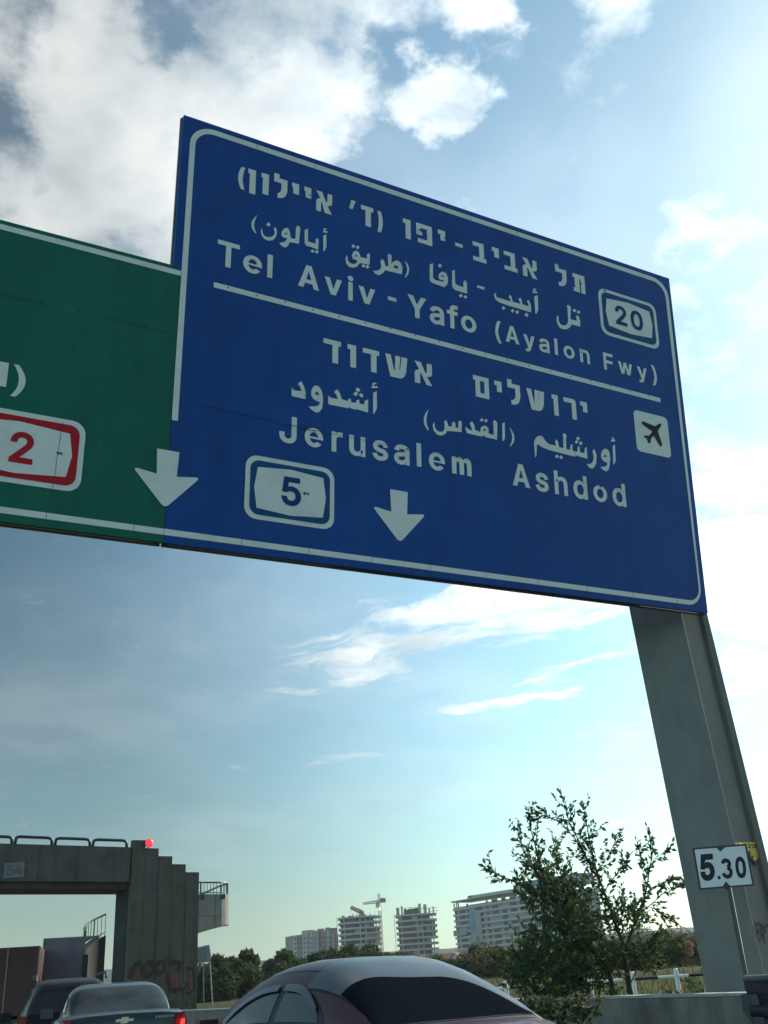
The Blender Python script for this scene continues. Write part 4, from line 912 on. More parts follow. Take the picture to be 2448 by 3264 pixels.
# graffiti painted on the tower foot
GRD = mat('graffiti_dark', (.03, .02, .022), .6); GRO = mat('graffiti_orange', (.17, .055, .042), .6, var=.25)
def gstroke(b_, pts, r, off):
    P = [BP(x*.4581, 2560+y*.4581, off) for x, y in pts]
    n = (P[-1]-P[0]).cross(b_n)
    L_, R_ = [], []
    for i, p in enumerate(P):
        t = (P[min(i+1, len(P)-1)]-P[max(i-1, 0)]).normalized(); s = t.cross(b_n).normalized()
        L_.append(p+s*r); R_.append(p-s*r)
    b_.grid([[L_[i], R_[i]] for i in range(len(P))])
for st in ([(905,1225),(925,1150),(960,1110),(990,1130),(985,1210)], [(930,1130),(985,1105)], [(1020,1110),(1055,1105),(1060,1180),(1025,1215),(1000,1190)], [(1095,1210),(1105,1105),(1140,1100),(1140,1160),(1110,1190)], [(1180,1120),(1215,1100),(1250,1110),(1240,1170)], [(1165,1180),(1180,1290),(1225,1310)], [(1230,1260),(1270,1300),(1300,1250)], [(1300,1150),(1345,1160),(1350,1290),(1300,1330)]):
    b = MB(); gstroke(b, st, .085, -.030); b.build('graffiti', GRD, bridge, label='dark sprayed graffiti outline at the tower foot')
for st in ([(1195,1395),(1215,1385),(1225,1410),(1200,1420)], [(1275,1390),(1300,1385),(1300,1415)]):
    b = MB(); gstroke(b, st, .02, -.030); b.build('graffiti', GRD, bridge, label='thin dark sprayed scrawl near the ground')
for st in ([(945,1160),(970,1190),(960,1225)], [(1030,1140),(1045,1175)], [(1110,1225),(1120,1285)], [(1115,1130),(1120,1165)], [(1190,1180),(1205,1285)], [(1215,1210),(1240,1290)], [(1255,1275),(1290,1255)], [(1325,1170),(1330,1285),(1310,1310)]):
    b = MB(); gstroke(b, st, .075, -.036); b.build('graffiti', GRO, bridge, label='orange sprayed graffiti filling')
# red lamp on the second step, added to stand for a windscreen reflection
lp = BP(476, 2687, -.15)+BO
ghost = thing('reflection_ghost', 'round glowing red lamp added for a windscreen reflection, on top of the stepped stair tower', 'ghost', lp)
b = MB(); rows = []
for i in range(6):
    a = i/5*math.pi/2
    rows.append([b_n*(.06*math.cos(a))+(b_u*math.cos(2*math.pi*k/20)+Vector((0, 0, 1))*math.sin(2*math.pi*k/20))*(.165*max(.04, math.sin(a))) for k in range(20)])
b.grid(rows, closed=True); b.build('lens', mat('ghost_red', (.5, .03, .03), .3, var=.25, scale=14, emit=((1, .035, .05), .85)), ghost, smooth=True)  # glow put in for a red windscreen reflection
b = MB(); b.tube([-b_n*.02, -b_n*.20], [.175, .12], 16); b.tube([-b_n*.1, -b_n*.12+Vector((0, 0, -.25))], .03, 6); b.build('ghost_backing', RAILD, ghost)

# ---------------------------------------------------------------- flat sign boards beyond the tower
sb = at(650, 3045, 62); sgn = thing('road_sign', 'grey information board on two thin poles beside the stair tower', 'road sign', (sb.x, sb.y, 0))
bd = Vector((.93, -.37, 0)); 
def SBp(px, py, back=0): return hit(px, py, Vector((sb.x, sb.y+back, 0)), Vector((.35, -.93, 0)))-sgn.location
b = MB(); b.prism([SBp(622, 3021), SBp(667, 3011), SBp(673, 3046), SBp(671, 3066), SBp(622, 3073)], Vector((-.03, .08, 0))); b.build('board', mat('board_grey', (.27, .28, .30), .6, var=.12, scale=2, dirt=((.14, .15, .17), .5, 1.5)), sgn)
b = MB()
for k in range(6):
    y = 3026+k*7; b.prism([SBp(630, y, -.05), SBp(660, y-4, -.05), SBp(660, y-2, -.05), SBp(630, y+2, -.05)], Vector((0, .01, 0)))
b.build('lettering', mat('board_text', (.14, .15, .17), .7), sgn)
for x0, y0, x1 in ((648, 3018, 652), (668, 3050, 682)):
    b = MB(); a = SBp(x0, y0, .2); b.tube([a, (SBp(x1, 3200, .2).x, SBp(x1, 3200, .2).y, -.2)], .04, 6); b.build('pole', mat('pole_pale', (.22, .22, .22), .6), sgn)

# ---------------------------------------------------------------- cars
def spline(P, x):
    """smooth interpolation through (x, y) points"""
    if x <= P[0][0]: return P[0][1]
    for i in range(len(P)-1):
        (x0, y0), (x1, y1) = P[i], P[i+1]
        if x <= x1:
            t = (x-x0)/(x1-x0); h = x1-x0
            m0 = (y1-P[i-1][1])/(x1-P[i-1][0])*h if i > 0 else (y1-y0)
            m1 = (P[i+2][1]-y0)/(P[i+2][0]-x0)*h if i+2 < len(P) else (y1-y0)
            return (2*t**3-3*t*t+1)*y0+(t**3-2*t*t+t)*m0+(-2*t**3+3*t*t)*y1+(t**3-t*t)*m1
    return P[-1][1]
class Car:
    """sedan or wagon shell: origin at the middle of the rear bumper on the ground, +y forwards"""
    def __init__(s, W, belt, base_w, roof, plan, tumble=.2, e1=.50, e2=.62, crown=.03):
        s.W, s.belt, s.bw, s.roof, s.plan, s.tumble, s.e1, s.e2, s.crown = W, belt, base_w, roof, plan, tumble, e1, e2, crown
        s.L = plan[-1][0]; s.y0, s.y1 = roof[0][0], roof[-1][0]
    def zb(s, y): return spline(s.belt, y)
    def half(s, y): return spline(s.plan, y)
    def gw(s, y): return spline(s.bw, y)
    def P(s, y, a, off=0.0):
        """point on the glasshouse: a = 0 right base .. 180 left base, degrees"""
        def raw(y, a):
            y = min(max(y, s.y0+1e-3), s.y1-1e-3)
            zb = s.zb(y); h = max(0.0, spline(s.roof, y)-zb+.03); c, sn = math.cos(R(a)), max(0, math.sin(R(a)))
            z = h*sn**s.e2
            x = s.gw(y)*math.copysign(abs(c)**s.e1, c)*(1-s.tumble*z/.46)
            return Vector((x, y, zb-.03+z))
        p = raw(y, a)
        if off:
            du = raw(y+.01, a)-raw(y-.01, a); dv = raw(y, a+.7)-raw(y, a-.7); n = dv.cross(du)
            if n.length > 1e-9:
                n.normalize()
                if n.dot(p-Vector((0, (s.y0+s.y1)/2, s.zb(y)-.1))) < 0: n = -n
                p = p+n*off
        return p
    def body(s, name, m, parent):
        b = MB(); rows = []
        ys = [0, .02, .06, .12, .25, .45, .7, 1.0]+[1.3+.25*i for i in range(int((s.L-2.1)/.25))]+[s.L-.6, s.L-.35, s.L-.18, s.L-.06, s.L]
        for y in ys:
            w = s.half(y); z = s.zb(y)+s.crown*.2; lo = .20+.12*sm(.3, 0, y)+.12*sm(s.L-.3, s.L, y)
            right = [(w*.80, lo), (w*.96, lo+.06), (w*1.0, lo+.25), (w*1.0, z-.26), (w*.985, z-.12), (w*.95, z-.045), (w*.88, z-.008), (w*.6, z+s.crown*.5), (0, z+s.crown*.8)]
            rows.append([(x, y, zz) for x, zz in right]+[(-x, y, zz) for x, zz in reversed(right[:-1])])
        V = b.grid(rows)
        for row, rev in ((V[0], False), (V[-1], True)): b.f(row if rev else list(reversed(row)))
        b.grid([[V[i][0].co.copy(), V[i][-1].co.copy()] for i in range(len(V))])
        bmesh.ops.remove_doubles(b.bm, verts=b.bm.verts, dist=1e-4)
        # glasshouse shell
        rows = []
        n = 44
        for i in range(n+1):
            y = s.y0+(s.y1-s.y0)*i/n
            rows.append([s.P(y, a) for a in (0, 3, 8, 15, 22, 30, 38, 46, 54, 62, 70, 80, 90, 100, 110, 118, 126, 134, 142, 150, 158, 165, 172, 177, 180)])
        b.grid(rows)
        return b.build(name, m, parent, smooth=32)
    def patch(s, name, m, parent, y0, y1, flo, fhi, off, ny=20, na=10, label=None):
        """a pane lying on the shell: y from y0 to y1, angle from flo(t) to fhi(t), t = 0..1"""
        b = MB(); rows = []
        for i in range(ny+1):
            t = i/ny; y = y0+(y1-y0)*t; a0, a1 = flo(t), fhi(t)
            rows.append([s.P(y, a0+(a1-a0)*j/na, off) for j in range(na+1)])
        b.grid(rows); return b.build(name, m, parent, smooth=True, label=label)
    def wheels(s, parent, ya, yb, r=.31):
        for y in (ya, yb):
            for sg in (1, -1):
                w = s.half(y)-.11
                h = MB(); h.tube([(sg*(w-.10), y, r), (sg*(w-.09), y, r), (sg*(w+.09), y, r), (sg*(w+.105), y, r)], [r-.03, r, r, r-.03], 28); wh = h.build('wheel', TYRE, parent, smooth=40)
                h = MB(); h.tube([(sg*(w+.106), y, r), (sg*(w+.112), y, r)], [r*.66, r*.6], 20)
                for k in range(5):
                    a = 2*math.pi*k/5; h.tube([(sg*(w+.118), y, r), (sg*(w+.118), y+.19*math.cos(a), r+.19*math.sin(a))], .03, 6)
                h.build('rim', RIM, wh)
                h = MB(); h.tube([(sg*(s.half(y)-.02), y, r+.02), (sg*(s.half(y)+.004), y, r+.02)], r+.07, 28); h.build('wheel_arch', RUBBER, parent)
def top_at(tri): 
    """height profile helper: tri = list of (t, value)"""
    return lambda t: spline(tri, t)

# -- nearest car: dark red sedan
PAINT1 = mat('maroon_paint', (.055, .014, .020), .38, .2, coat=.3, spec=.35, var=.06, scale=30)
near = thing('parked_car', '', 'car', (2.45, 6.4, 0), R(13))
near.name = 'sedan_car'; tag(near, 'dark maroon sedan with arched roof and dark reflection painted on its rear window, nearest car', 'car', 'cars queuing on the road')
A = Car(.88, [(0, .88), (.05, .92), (.35, .975), (.7, 1.0), (1.6, .985), (2.6, .97), (3.4, .97), (3.7, .93), (4.3, .74), (4.5, .60)],
    [(.30, .66), (.6, .70), (1.2, .755), (2.0, .775), (3.0, .76), (3.55, .70)],
    [(.34, .975), (.62, 1.150), (.95, 1.310), (1.25, 1.405), (1.5, 1.445), (1.9, 1.465), (2.3, 1.452), (2.65, 1.405), (2.95, 1.315), (3.3, 1.14), (3.6, .965)],
    [(0, .56), (.06, .63), (.35, .73), (1.0, .84), (3.4, .87), (4.1, .80), (4.4, .66), (4.5, .5)], tumble=.235, e1=.46, e2=.60)
body1 = A.body('body', PAINT1, near)
A.patch('rear_window_seal', RUBBER, near, .38, 1.512, lambda t: 33-8*t, lambda t: 147+8*t, .002)
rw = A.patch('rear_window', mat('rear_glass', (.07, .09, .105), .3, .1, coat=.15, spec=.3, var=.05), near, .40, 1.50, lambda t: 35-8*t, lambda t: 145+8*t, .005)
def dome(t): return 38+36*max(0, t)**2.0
def reflection_top(a):
    # dark reflection painted in: highest in the middle and left, falling to the right
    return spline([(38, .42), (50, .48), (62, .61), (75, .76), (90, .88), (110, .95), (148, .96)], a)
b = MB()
b.grid([[A.P(.41+(reflection_top(a)-.41)*j/14, a, .008) for j in range(15)] for a in [38+110*i/40 for i in range(41)]])
b.build('dark_reflection', mat('reflection_black', (.010, .013, .018), .5, var=.05, spec=0), rw, smooth=True)
def side_windows(car, parent, panes, m, side, vis=None):
    f = (lambda a: 180-a) if side < 0 else (lambda a: a)
    for (y0, y1, lo, hi) in panes:
        car.patch('side_window', m, parent, y0, y1, lambda t: f(lo(t)), lambda t: f(hi(t)), .006)
SG = mat('side_glass', (.02, .027, .03), .06, .1, coat=.5, var=.05)
wtop = lambda base: (lambda t: base)
for sd in (-1, 1):
    f = (lambda a: 180-a) if sd < 0 else (lambda a: a)
    A.patch('window_seal', RUBBER, near, 1.02, 3.12, lambda t: f(3), lambda t: f(spline([(0, 4), (.08, 17), (.2, 25), (.4, 29), (.6, 29), (.8, 25), (.92, 17), (1, 4)], t)), .003, 36)
    A.patch('side_window', SG, near, 1.10, 1.84, lambda t: f(4), lambda t: f(spline([(0, 4.5), (.12, 13), (.3, 21), (.6, 26), (1, 27.5)], t)), .007)
    A.patch('side_window', SG, near, 1.95, 3.05, lambda t: f(4), lambda t: f(spline([(0, 27.5), (.3, 26.5), (.55, 22.5), (.8, 14), (1, 4.5)], t)), .007)
    VIS = mat('visor_smoke', (.015, .016, .018), .12, coat=1)
    A.patch('window_visor', VIS, near, 1.16, 1.86, lambda t: f(spline([(0, 9), (.3, 17), (.6, 22), (1, 24)], t)), lambda t: f(spline([(0, 13), (.3, 23), (.6, 29), (1, 30.5)], t)), .022, 16, 3)
    A.patch('window_visor', VIS, near, 1.98, 2.95, lambda t: f(spline([(0, 24), (.3, 23), (.55, 19), (.8, 12), (1, 6)], t)), lambda t: f(spline([(0, 30.5), (.3, 29.5), (.55, 26), (.8, 19), (1, 9)], t)), .022, 16, 3)
    A.patch('roof_seam', RUBBER, near, .9, 2.95, lambda t: f(49), lambda t: f(50.2), .003, 30, 1)
    b = MB(); b.box((sd*.86, 2.98, 1.03), (.16, .10, .12)); b.build('mirror', PAINT1, near, smooth=40)
A.wheels(near, .95, 3.6)
b = MB(); b.tube([A.P(.47, 90-3*k, -.05)+Vector((0, .0, .03)) for k in (-4, 0, 4)], .02, 6); b.build('brake_light', TAILD, near)
for sd in (-1, 1):
    b = MB(); b.box((sd*.62, .05, .84), (.26, .12, .14)); b.build('tail_light', TAIL, near)

# -- grey sedan further ahead
PAINT2 = mat('grey_green_paint', (.055, .075, .080), .35, .4, coat=.5, var=.06, scale=30)
gs = thing('sedan_car', 'grey green sedan with gold bow tie badge and lit tail lights, seen from behind', 'car', (.43, 14.3, .13), R(3), 'cars queuing on the road')
B = Car(.86, [(0, .84), (.04, .97), (.3, 1.005), (.6, 1.02), (1.6, .98), (2.6, .96), (3.4, .97), (3.7, .92), (4.3, .76), (4.5, .62)],
    [(.55, .64), (.9, .69), (1.4, .74), (2.2, .75), (3.1, .73), (3.7, .66)],
    [(.56, 1.01), (.83, 1.14), (1.08, 1.265), (1.33, 1.355), (1.7, 1.40), (2.2, 1.412), (2.6, 1.39), (2.9, 1.33), (3.3, 1.15), (3.68, .95)],
    [(0, .74), (.06, .80), (.4, .85), (1.0, .865), (3.4, .86), (4.1, .80), (4.4, .68), (4.5, .52)], tumble=.15, e1=.30, e2=.50)
B.body('body', PAINT2, gs)
B.patch('rear_window_seal', RUBBER, gs, .58, 1.29, lambda t: 20+12*t, lambda t: 160-12*t, .002)
B.patch('rear_window', mat('rear_glass_grey', (.03, .042, .045), .3, .0, coat=.0, var=.5, scale=2.5, spec=.06), gs, .61, 1.26, lambda t: 23+12*t, lambda t: 157-12*t, .006)  # strong noise paints cloud reflections into the glass colour
for sd in (-1, 1):
    f = (lambda a: 180-a) if sd < 0 else (lambda a: a)
    B.patch('window_seal', RUBBER, gs, 1.0, 3.2, lambda t: f(3), lambda t: f(spline([(0, 4), (.08, 20), (.2, 27), (.5, 30), (.8, 25), (.92, 17), (1, 4)], t)), .003, 30)
    B.patch('side_window', SG, gs, 1.1, 1.95, lambda t: f(4), lambda t: f(spline([(0, 5), (.15, 18), (.4, 25), (1, 28)], t)), .007)
    B.patch('side_window', SG, gs, 2.05, 3.12, lambda t: f(4), lambda t: f(spline([(0, 28), (.4, 26), (.7, 18), (1, 4.5)], t)), .007)
    b = MB(); b.box((sd*.90, 3.0, 1.06), (.18, .10, .13)); b.build('mirror', PAINT2, gs)
    b = MB()
    b.prism([(sd*.60, -.03, .74), (sd*.785, .03, .74), (sd*.80, .03, .90), (sd*.765, .03, .985), (sd*.66, -.02, .975)], Vector((0, .12, 0)))
    tl = b.build('tail_light', TAILD, gs)
    b = MB(); b.prism([(sd*.70, -.033, .83), (sd*.765, .0, .83), (sd*.765, .0, .90), (sd*.715, -.03, .90)], Vector((0, -.012, 0))); b.build('lit_bulb', TAIL, tl)
B.wheels(gs, .9, 3.55)
b = MB(); zc = .935; yc = -.034
b.prism([(-.11, yc, zc-.016), (-.045, yc, zc-.016), (-.045, yc, zc-.036), (.035, yc, zc-.036), (.045, yc, zc-.016), (.105, yc, zc-.016), (.12, yc, zc+.012), (.05, yc, zc+.014), (.05, yc, zc+.034), (-.03, yc, zc+.034), (-.042, yc, zc+.014), (-.10, yc, zc+.014)], Vector((0, -.012, 0)))
b.build('emblem', mat('emblem_gold', (.75, .70, .52), .35, .5), gs)
b = MB()
for k in range(7): b.box((.40+.035*k, -.02, .945), (.020, .012, .028))
b.build('lettering', CHROME, gs)
b = MB(); b.box((0, -.035, .82), (.9, .015, .02)); b.build('trunk_trim', CHROME, gs)
b = MB(); b.box((0, -.03, .42), (1.45, .12, .26)); b.build('bumper', PAINT2, gs)

# -- dark off-road vehicle in front of it
PAINT3 = mat('black_paint_car', (.010, .012, .014), .4, .1, coat=.2, spec=.25, var=.06, scale=30)
suv = thing('suv_car', 'black off-road vehicle with roof rails behind the grey sedan', 'car', (-.30, 19.4, .0), R(5), 'cars queuing on the road')
Cc = Car(.92, [(0, .95), (.05, 1.10), (.3, 1.12), (1.6, 1.10), (2.8, 1.08), (3.4, 1.07), (3.7, 1.03), (4.4, .95), (4.6, .75)],
    [(.08, .74), (.4, .77), (1.4, .79), (2.4, .79), (3.2, .76), (3.7, .70)],
    [(.10, 1.12), (.2, 1.36), (.32, 1.58), (.5, 1.69), (.9, 1.73), (1.8, 1.75), (2.4, 1.73), (2.8, 1.62), (3.2, 1.36), (3.6, 1.05)],
    [(0, .80), (.06, .86), (.4, .90), (3.6, .90), (4.3, .84), (4.6, .6)], tumble=.17, e1=.30, e2=.5)
Cc.body('body', PAINT3, suv)
Cc.patch('rear_window', GLASSD, suv, .13, .36, lambda t: 22, lambda t: 158, .008)
for sd in (-1, 1):
    f = (lambda a: 180-a) if sd < 0 else (lambda a: a)
    Cc.patch('side_window', SG, suv, .7, 1.5, lambda t: f(4), lambda t: f(spline([(0, 14), (.2, 26), (1, 30)], t)), .008)
    Cc.patch('side_window', SG, suv, 1.6, 2.3, lambda t: f(4), lambda t: f(30), .008)
    Cc.patch('side_window', SG, suv, 2.4, 3.2, lambda t: f(4), lambda t: f(spline([(0, 29), (.5, 22), (1, 5)], t)), .008)
    b = MB(); b.tube([(sd*.60, .55, 1.70), (sd*.60, .65, 1.79), (sd*.60, 2.2, 1.80), (sd*.60, 2.35, 1.72)], .022, 6); b.build('roof_rail', RAILD, suv)
    b = MB(); b.box((sd*.80, .02, 1.0), (.14, .12, .34)); b.build('tail_light', TAILD, suv)
    b = MB(); b.box((sd*1.0, 3.2, 1.15), (.2, .12, .18)); b.build('mirror', PAINT3, suv)
Cc.wheels(suv, .85, 3.6, .36)

# -- box lorries beyond the bridge
def lorry(px0, px1, py, r, name_label, m, width):
    a = at((px0+px1)/2, py, r); t = thing('box_lorry', name_label, 'lorry', (a.x, a.y, .13), R(-1), 'lorries beyond the footbridge')
    h = a.z-.13
    b = MB(); b.box((0, 3.2, (h+.95)/2), (width, 6.4, h-.95)); bmesh.ops.bevel(b.bm, geom=b.bm.edges[:], offset=.03, segments=1, affect='EDGES'); b.build('cargo_box', m, t)
    b = MB()
    for x in (-width/2+.04, 0, width/2-.04): b.box((x, -.02, (h+.95)/2), (.05, .03, h-1.05))
    b.build('door_bar', STEEL, t)
    b = MB(); b.box((0, 7.4, 1.55), (width*.94, 1.7, 2.0), taper=.9); b.build('cab', PAINT3, t)
    b = MB(); b.box((0, 3.6, .75), (width*.5, 7.5, .22)); b.build('chassis', RAILD, t)
    b = MB(); b.box((0, .0, .55), (width*.95, .1, .12)); b.build('bumper', STEEL, t)
    for sx in (-1, 1):
        b = MB(); b.box((sx*(width/2-.25), -.05, .78), (.3, .06, .14)); b.build('tail_light', TAILD, t)
        for y in (1.4, 2.5, 7.2):
            b = MB(); b.tube([(sx*(width/2-.28), y, .48), (sx*(width/2-.02), y, .48)], .48, 20); b.build('wheel', TYRE, t)
lorry(158, 300, 2986, 47, 'pale lilac grey box lorry beyond the footbridge', mat('lilac_box', (.21, .20, .25), .6, var=.08, scale=1), 2.3)
lorry(-60, 115, 3020, 44, 'dark red box lorry at the left frame edge beyond the footbridge', mat('dark_red_box', (.085, .028, .028), .6, var=.15, scale=1, dirt=((.02, .02, .02), .6, .8)), 2.4)

# ---------------------------------------------------------------- tower blocks on the rise
SLAB = mat('slab_concrete', (.37, .365, .35), .85, var=.15, scale=.3, dirt=((.22, .21, .19), .5, .15))
WALLG = mat('block_wall', (.25, .25, .245), .85, var=.2, scale=.25, dirt=((.13, .13, .13), .5, .1))
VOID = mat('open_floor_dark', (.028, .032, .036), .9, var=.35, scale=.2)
WINB = mat('block_window', (.018, .022, .027), .35, var=.3, spec=.2, scale=.2)
NET = mat('blue_net', (.10, .22, .34), .8, var=.3, scale=.2)
NETG = mat('grey_net', (.24, .23, .235), .85, var=.2, scale=.3)
SCAF = mat('scaffold_grey', (.16, .16, .15), .7, var=.2)
def frame_of(pl, pr, py, rl, rr):
    a = at(pl, py, rl); c = at(pr, py, rr); top = (a.z+c.z)/2
    a = Vector((a.x, a.y, 0)); c = Vector((c.x, c.y, 0)); d = (c-a); w = d.length; d.normalize()
    n = Vector((d.y, -d.x, 0))
    if n.dot(-a) < 0: n = -n
    return a, d, n, w, top
def arcplan(w, bulge, k=8, x0=0.0, out=0.0):
    """front edge of the plan from left to right: list of (along, forward)"""
    return [(x0+w*i/k, out+bulge*(1-(2*i/k-1)**2)) for i in range(k+1)]
def concrete_block(label, pl, pr, py, r, bulge, floors_down, fh, seed, cat='building', name='tower_block'):
    """unfinished concrete tower: slabs, columns, dark open floors, core walls"""
    a, d, n, w, top = frame_of(pl, pr, py, r, r); rnd = random.Random(seed)
    z0 = ground_z(a.x, a.y)-3; c = a+d*(w/2)-n*7
    t = thing(name, label, cat, (c.x, c.y, z0), 0, 'tower blocks under construction')
    def Q(u, f, z): return a+d*u+n*f+Vector((0, 0, z))-t.location
    depth = 15
    nf = int((top-z0)/fh)
    plan = arcplan(w, bulge)
    inner = [(u*(w-2.4)/w+1.2, f-1.6) for u, f in plan]
    for k in range(nf+1):
        z = top-k*fh
        if z < z0: break
        b = MB(); e = .5 if k else 1.2
        P = [Q(u*(1+.012*(k == 0))-(.006*w if k == 0 else 0), f+(.6 if k == 0 else 0), z-.75) for u, f in plan]+[Q(w, -depth, z-.75), Q(0, -depth, z-.75)]
        b.prism(P, Vector((0, 0, .95 if k else .8))); b.build('floor_slab', SLAB, t)
    for k in range(nf):
        b = MB(); z = top-(k+1)*fh+.2; h = fh-.95
        Pz = []; last = len(inner)-1-(1 if rnd.random() < .35 and k < 7 else 0)        # some floors stay open at the end: daylight
        for i in range(last):
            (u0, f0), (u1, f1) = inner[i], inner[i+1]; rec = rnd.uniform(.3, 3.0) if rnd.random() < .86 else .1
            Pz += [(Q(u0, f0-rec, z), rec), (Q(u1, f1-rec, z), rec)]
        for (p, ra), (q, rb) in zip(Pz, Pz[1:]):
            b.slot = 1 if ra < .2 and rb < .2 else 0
            b.f([b.v(p), b.v(q), b.v(q+Vector((0, 0, h))), b.v(p+Vector((0, 0, h)))])
        bmesh.ops.remove_doubles(b.bm, verts=b.bm.verts, dist=1e-4)
        bmesh.ops.solidify(b.bm, geom=b.bm.faces[:], thickness=.15)
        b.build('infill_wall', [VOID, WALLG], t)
    for i in (1, 4, 5, 7):
        b = MB(); u, f = plan[i]; b.box(Q(u+.3, f-1.6, (top+z0)/2-.5), (.6, .6, top-z0-1), Matrix.Rotation(math.atan2(d.y, d.x), 3, 'Z')); b.build('column', SLAB, t)
    b = MB(); b.prism([Q(w*.52, -4, z0), Q(w*.66, -4, z0), Q(w*.66, -9, z0), Q(w*.52, -9, z0)], Vector((0, 0, top-z0+.3))); b.build('core_wall', WALLG, t)
    b = MB()                                                    # scaffold on the left flank
    for k in range(nf):
        z = top-k*fh-1
        b.tube([Q(-.8, .5, z), Q(-.8, -5, z)], .08, 4); b.tube([Q(-.9, -1+rnd.uniform(-1, 1), z), Q(-.3, -1, z)], .08, 4)
    for f in (.4, -2, -4.5): b.tube([Q(-.8, f, z0), Q(-.8, f, top+.8)], .07, 4)
    b.build('scaffold', SCAF, t)
    return t, Q, w, top, d, n, rnd
tB, QB, wB, topB, dB, nB, rB = concrete_block('concrete tower block under construction with a tower crane at its right', 1077, 1213, 2922, 620, 5, 0, 3.0, 3)
b = MB()
for k in range(16): u = rB.uniform(2, wB-2); b.tube([QB(u, -1+rB.uniform(-3, 0), topB), QB(u, -1, topB+rB.uniform(.8, 2.6))], .10, 4)
b.box(QB(wB*.12, -3, topB+.6), (1.5, 1.5, 1.3)); b.box(QB(wB*.3, -3, topB+.5), (3, 1.5, 1)); b.build('rebar', SCAF, tB)
tC, QC, wC, topC, dC, nC, rC = concrete_block('narrow concrete tower block under construction with unfinished columns on its roof', 1260, 1391, 2914, 600, 4, 0, 3.05, 8)
for u, wd, h in ((.03, 1.6, 4.2), (.13, .8, 4.8), (.57, 1.3, 5.6), (.70, 1.6, 5.0), (.80, .6, 3.0), (.9, .5, 3.5)):
    b = MB(); b.box(QC(wC*u+.8, -1.5, topC+h/2), (wd, 1.2, h)); b.build('column', SLAB, tC)
b = MB()
for k in range(9): b.box(QC(wC*(.24+.038*k), -2.5, topC+rC.uniform(1.2, 1.9)), (rC.uniform(.8, 1.3), 1.2, rC.uniform(2.2, 3.8)))
b.build('formwork', VOID, tC)
b = MB()
for u0, u1, z in ((-.04, .1, .2), (.65, 1.03, 2.6), (.82, 1.06, .9), (.2, .6, 3.6)): b.tube([QC(wC*u0, .6, topC+z), QC(wC*u1, .6, topC+z+.2)], .12, 4)
for k in range(14): u = rC.uniform(.02, .98)*wC; b.tube([QC(u, -1, topC), QC(u, -1, topC+rC.uniform(1, 4))], .08, 4)
b.build('rebar', SCAF, tC)

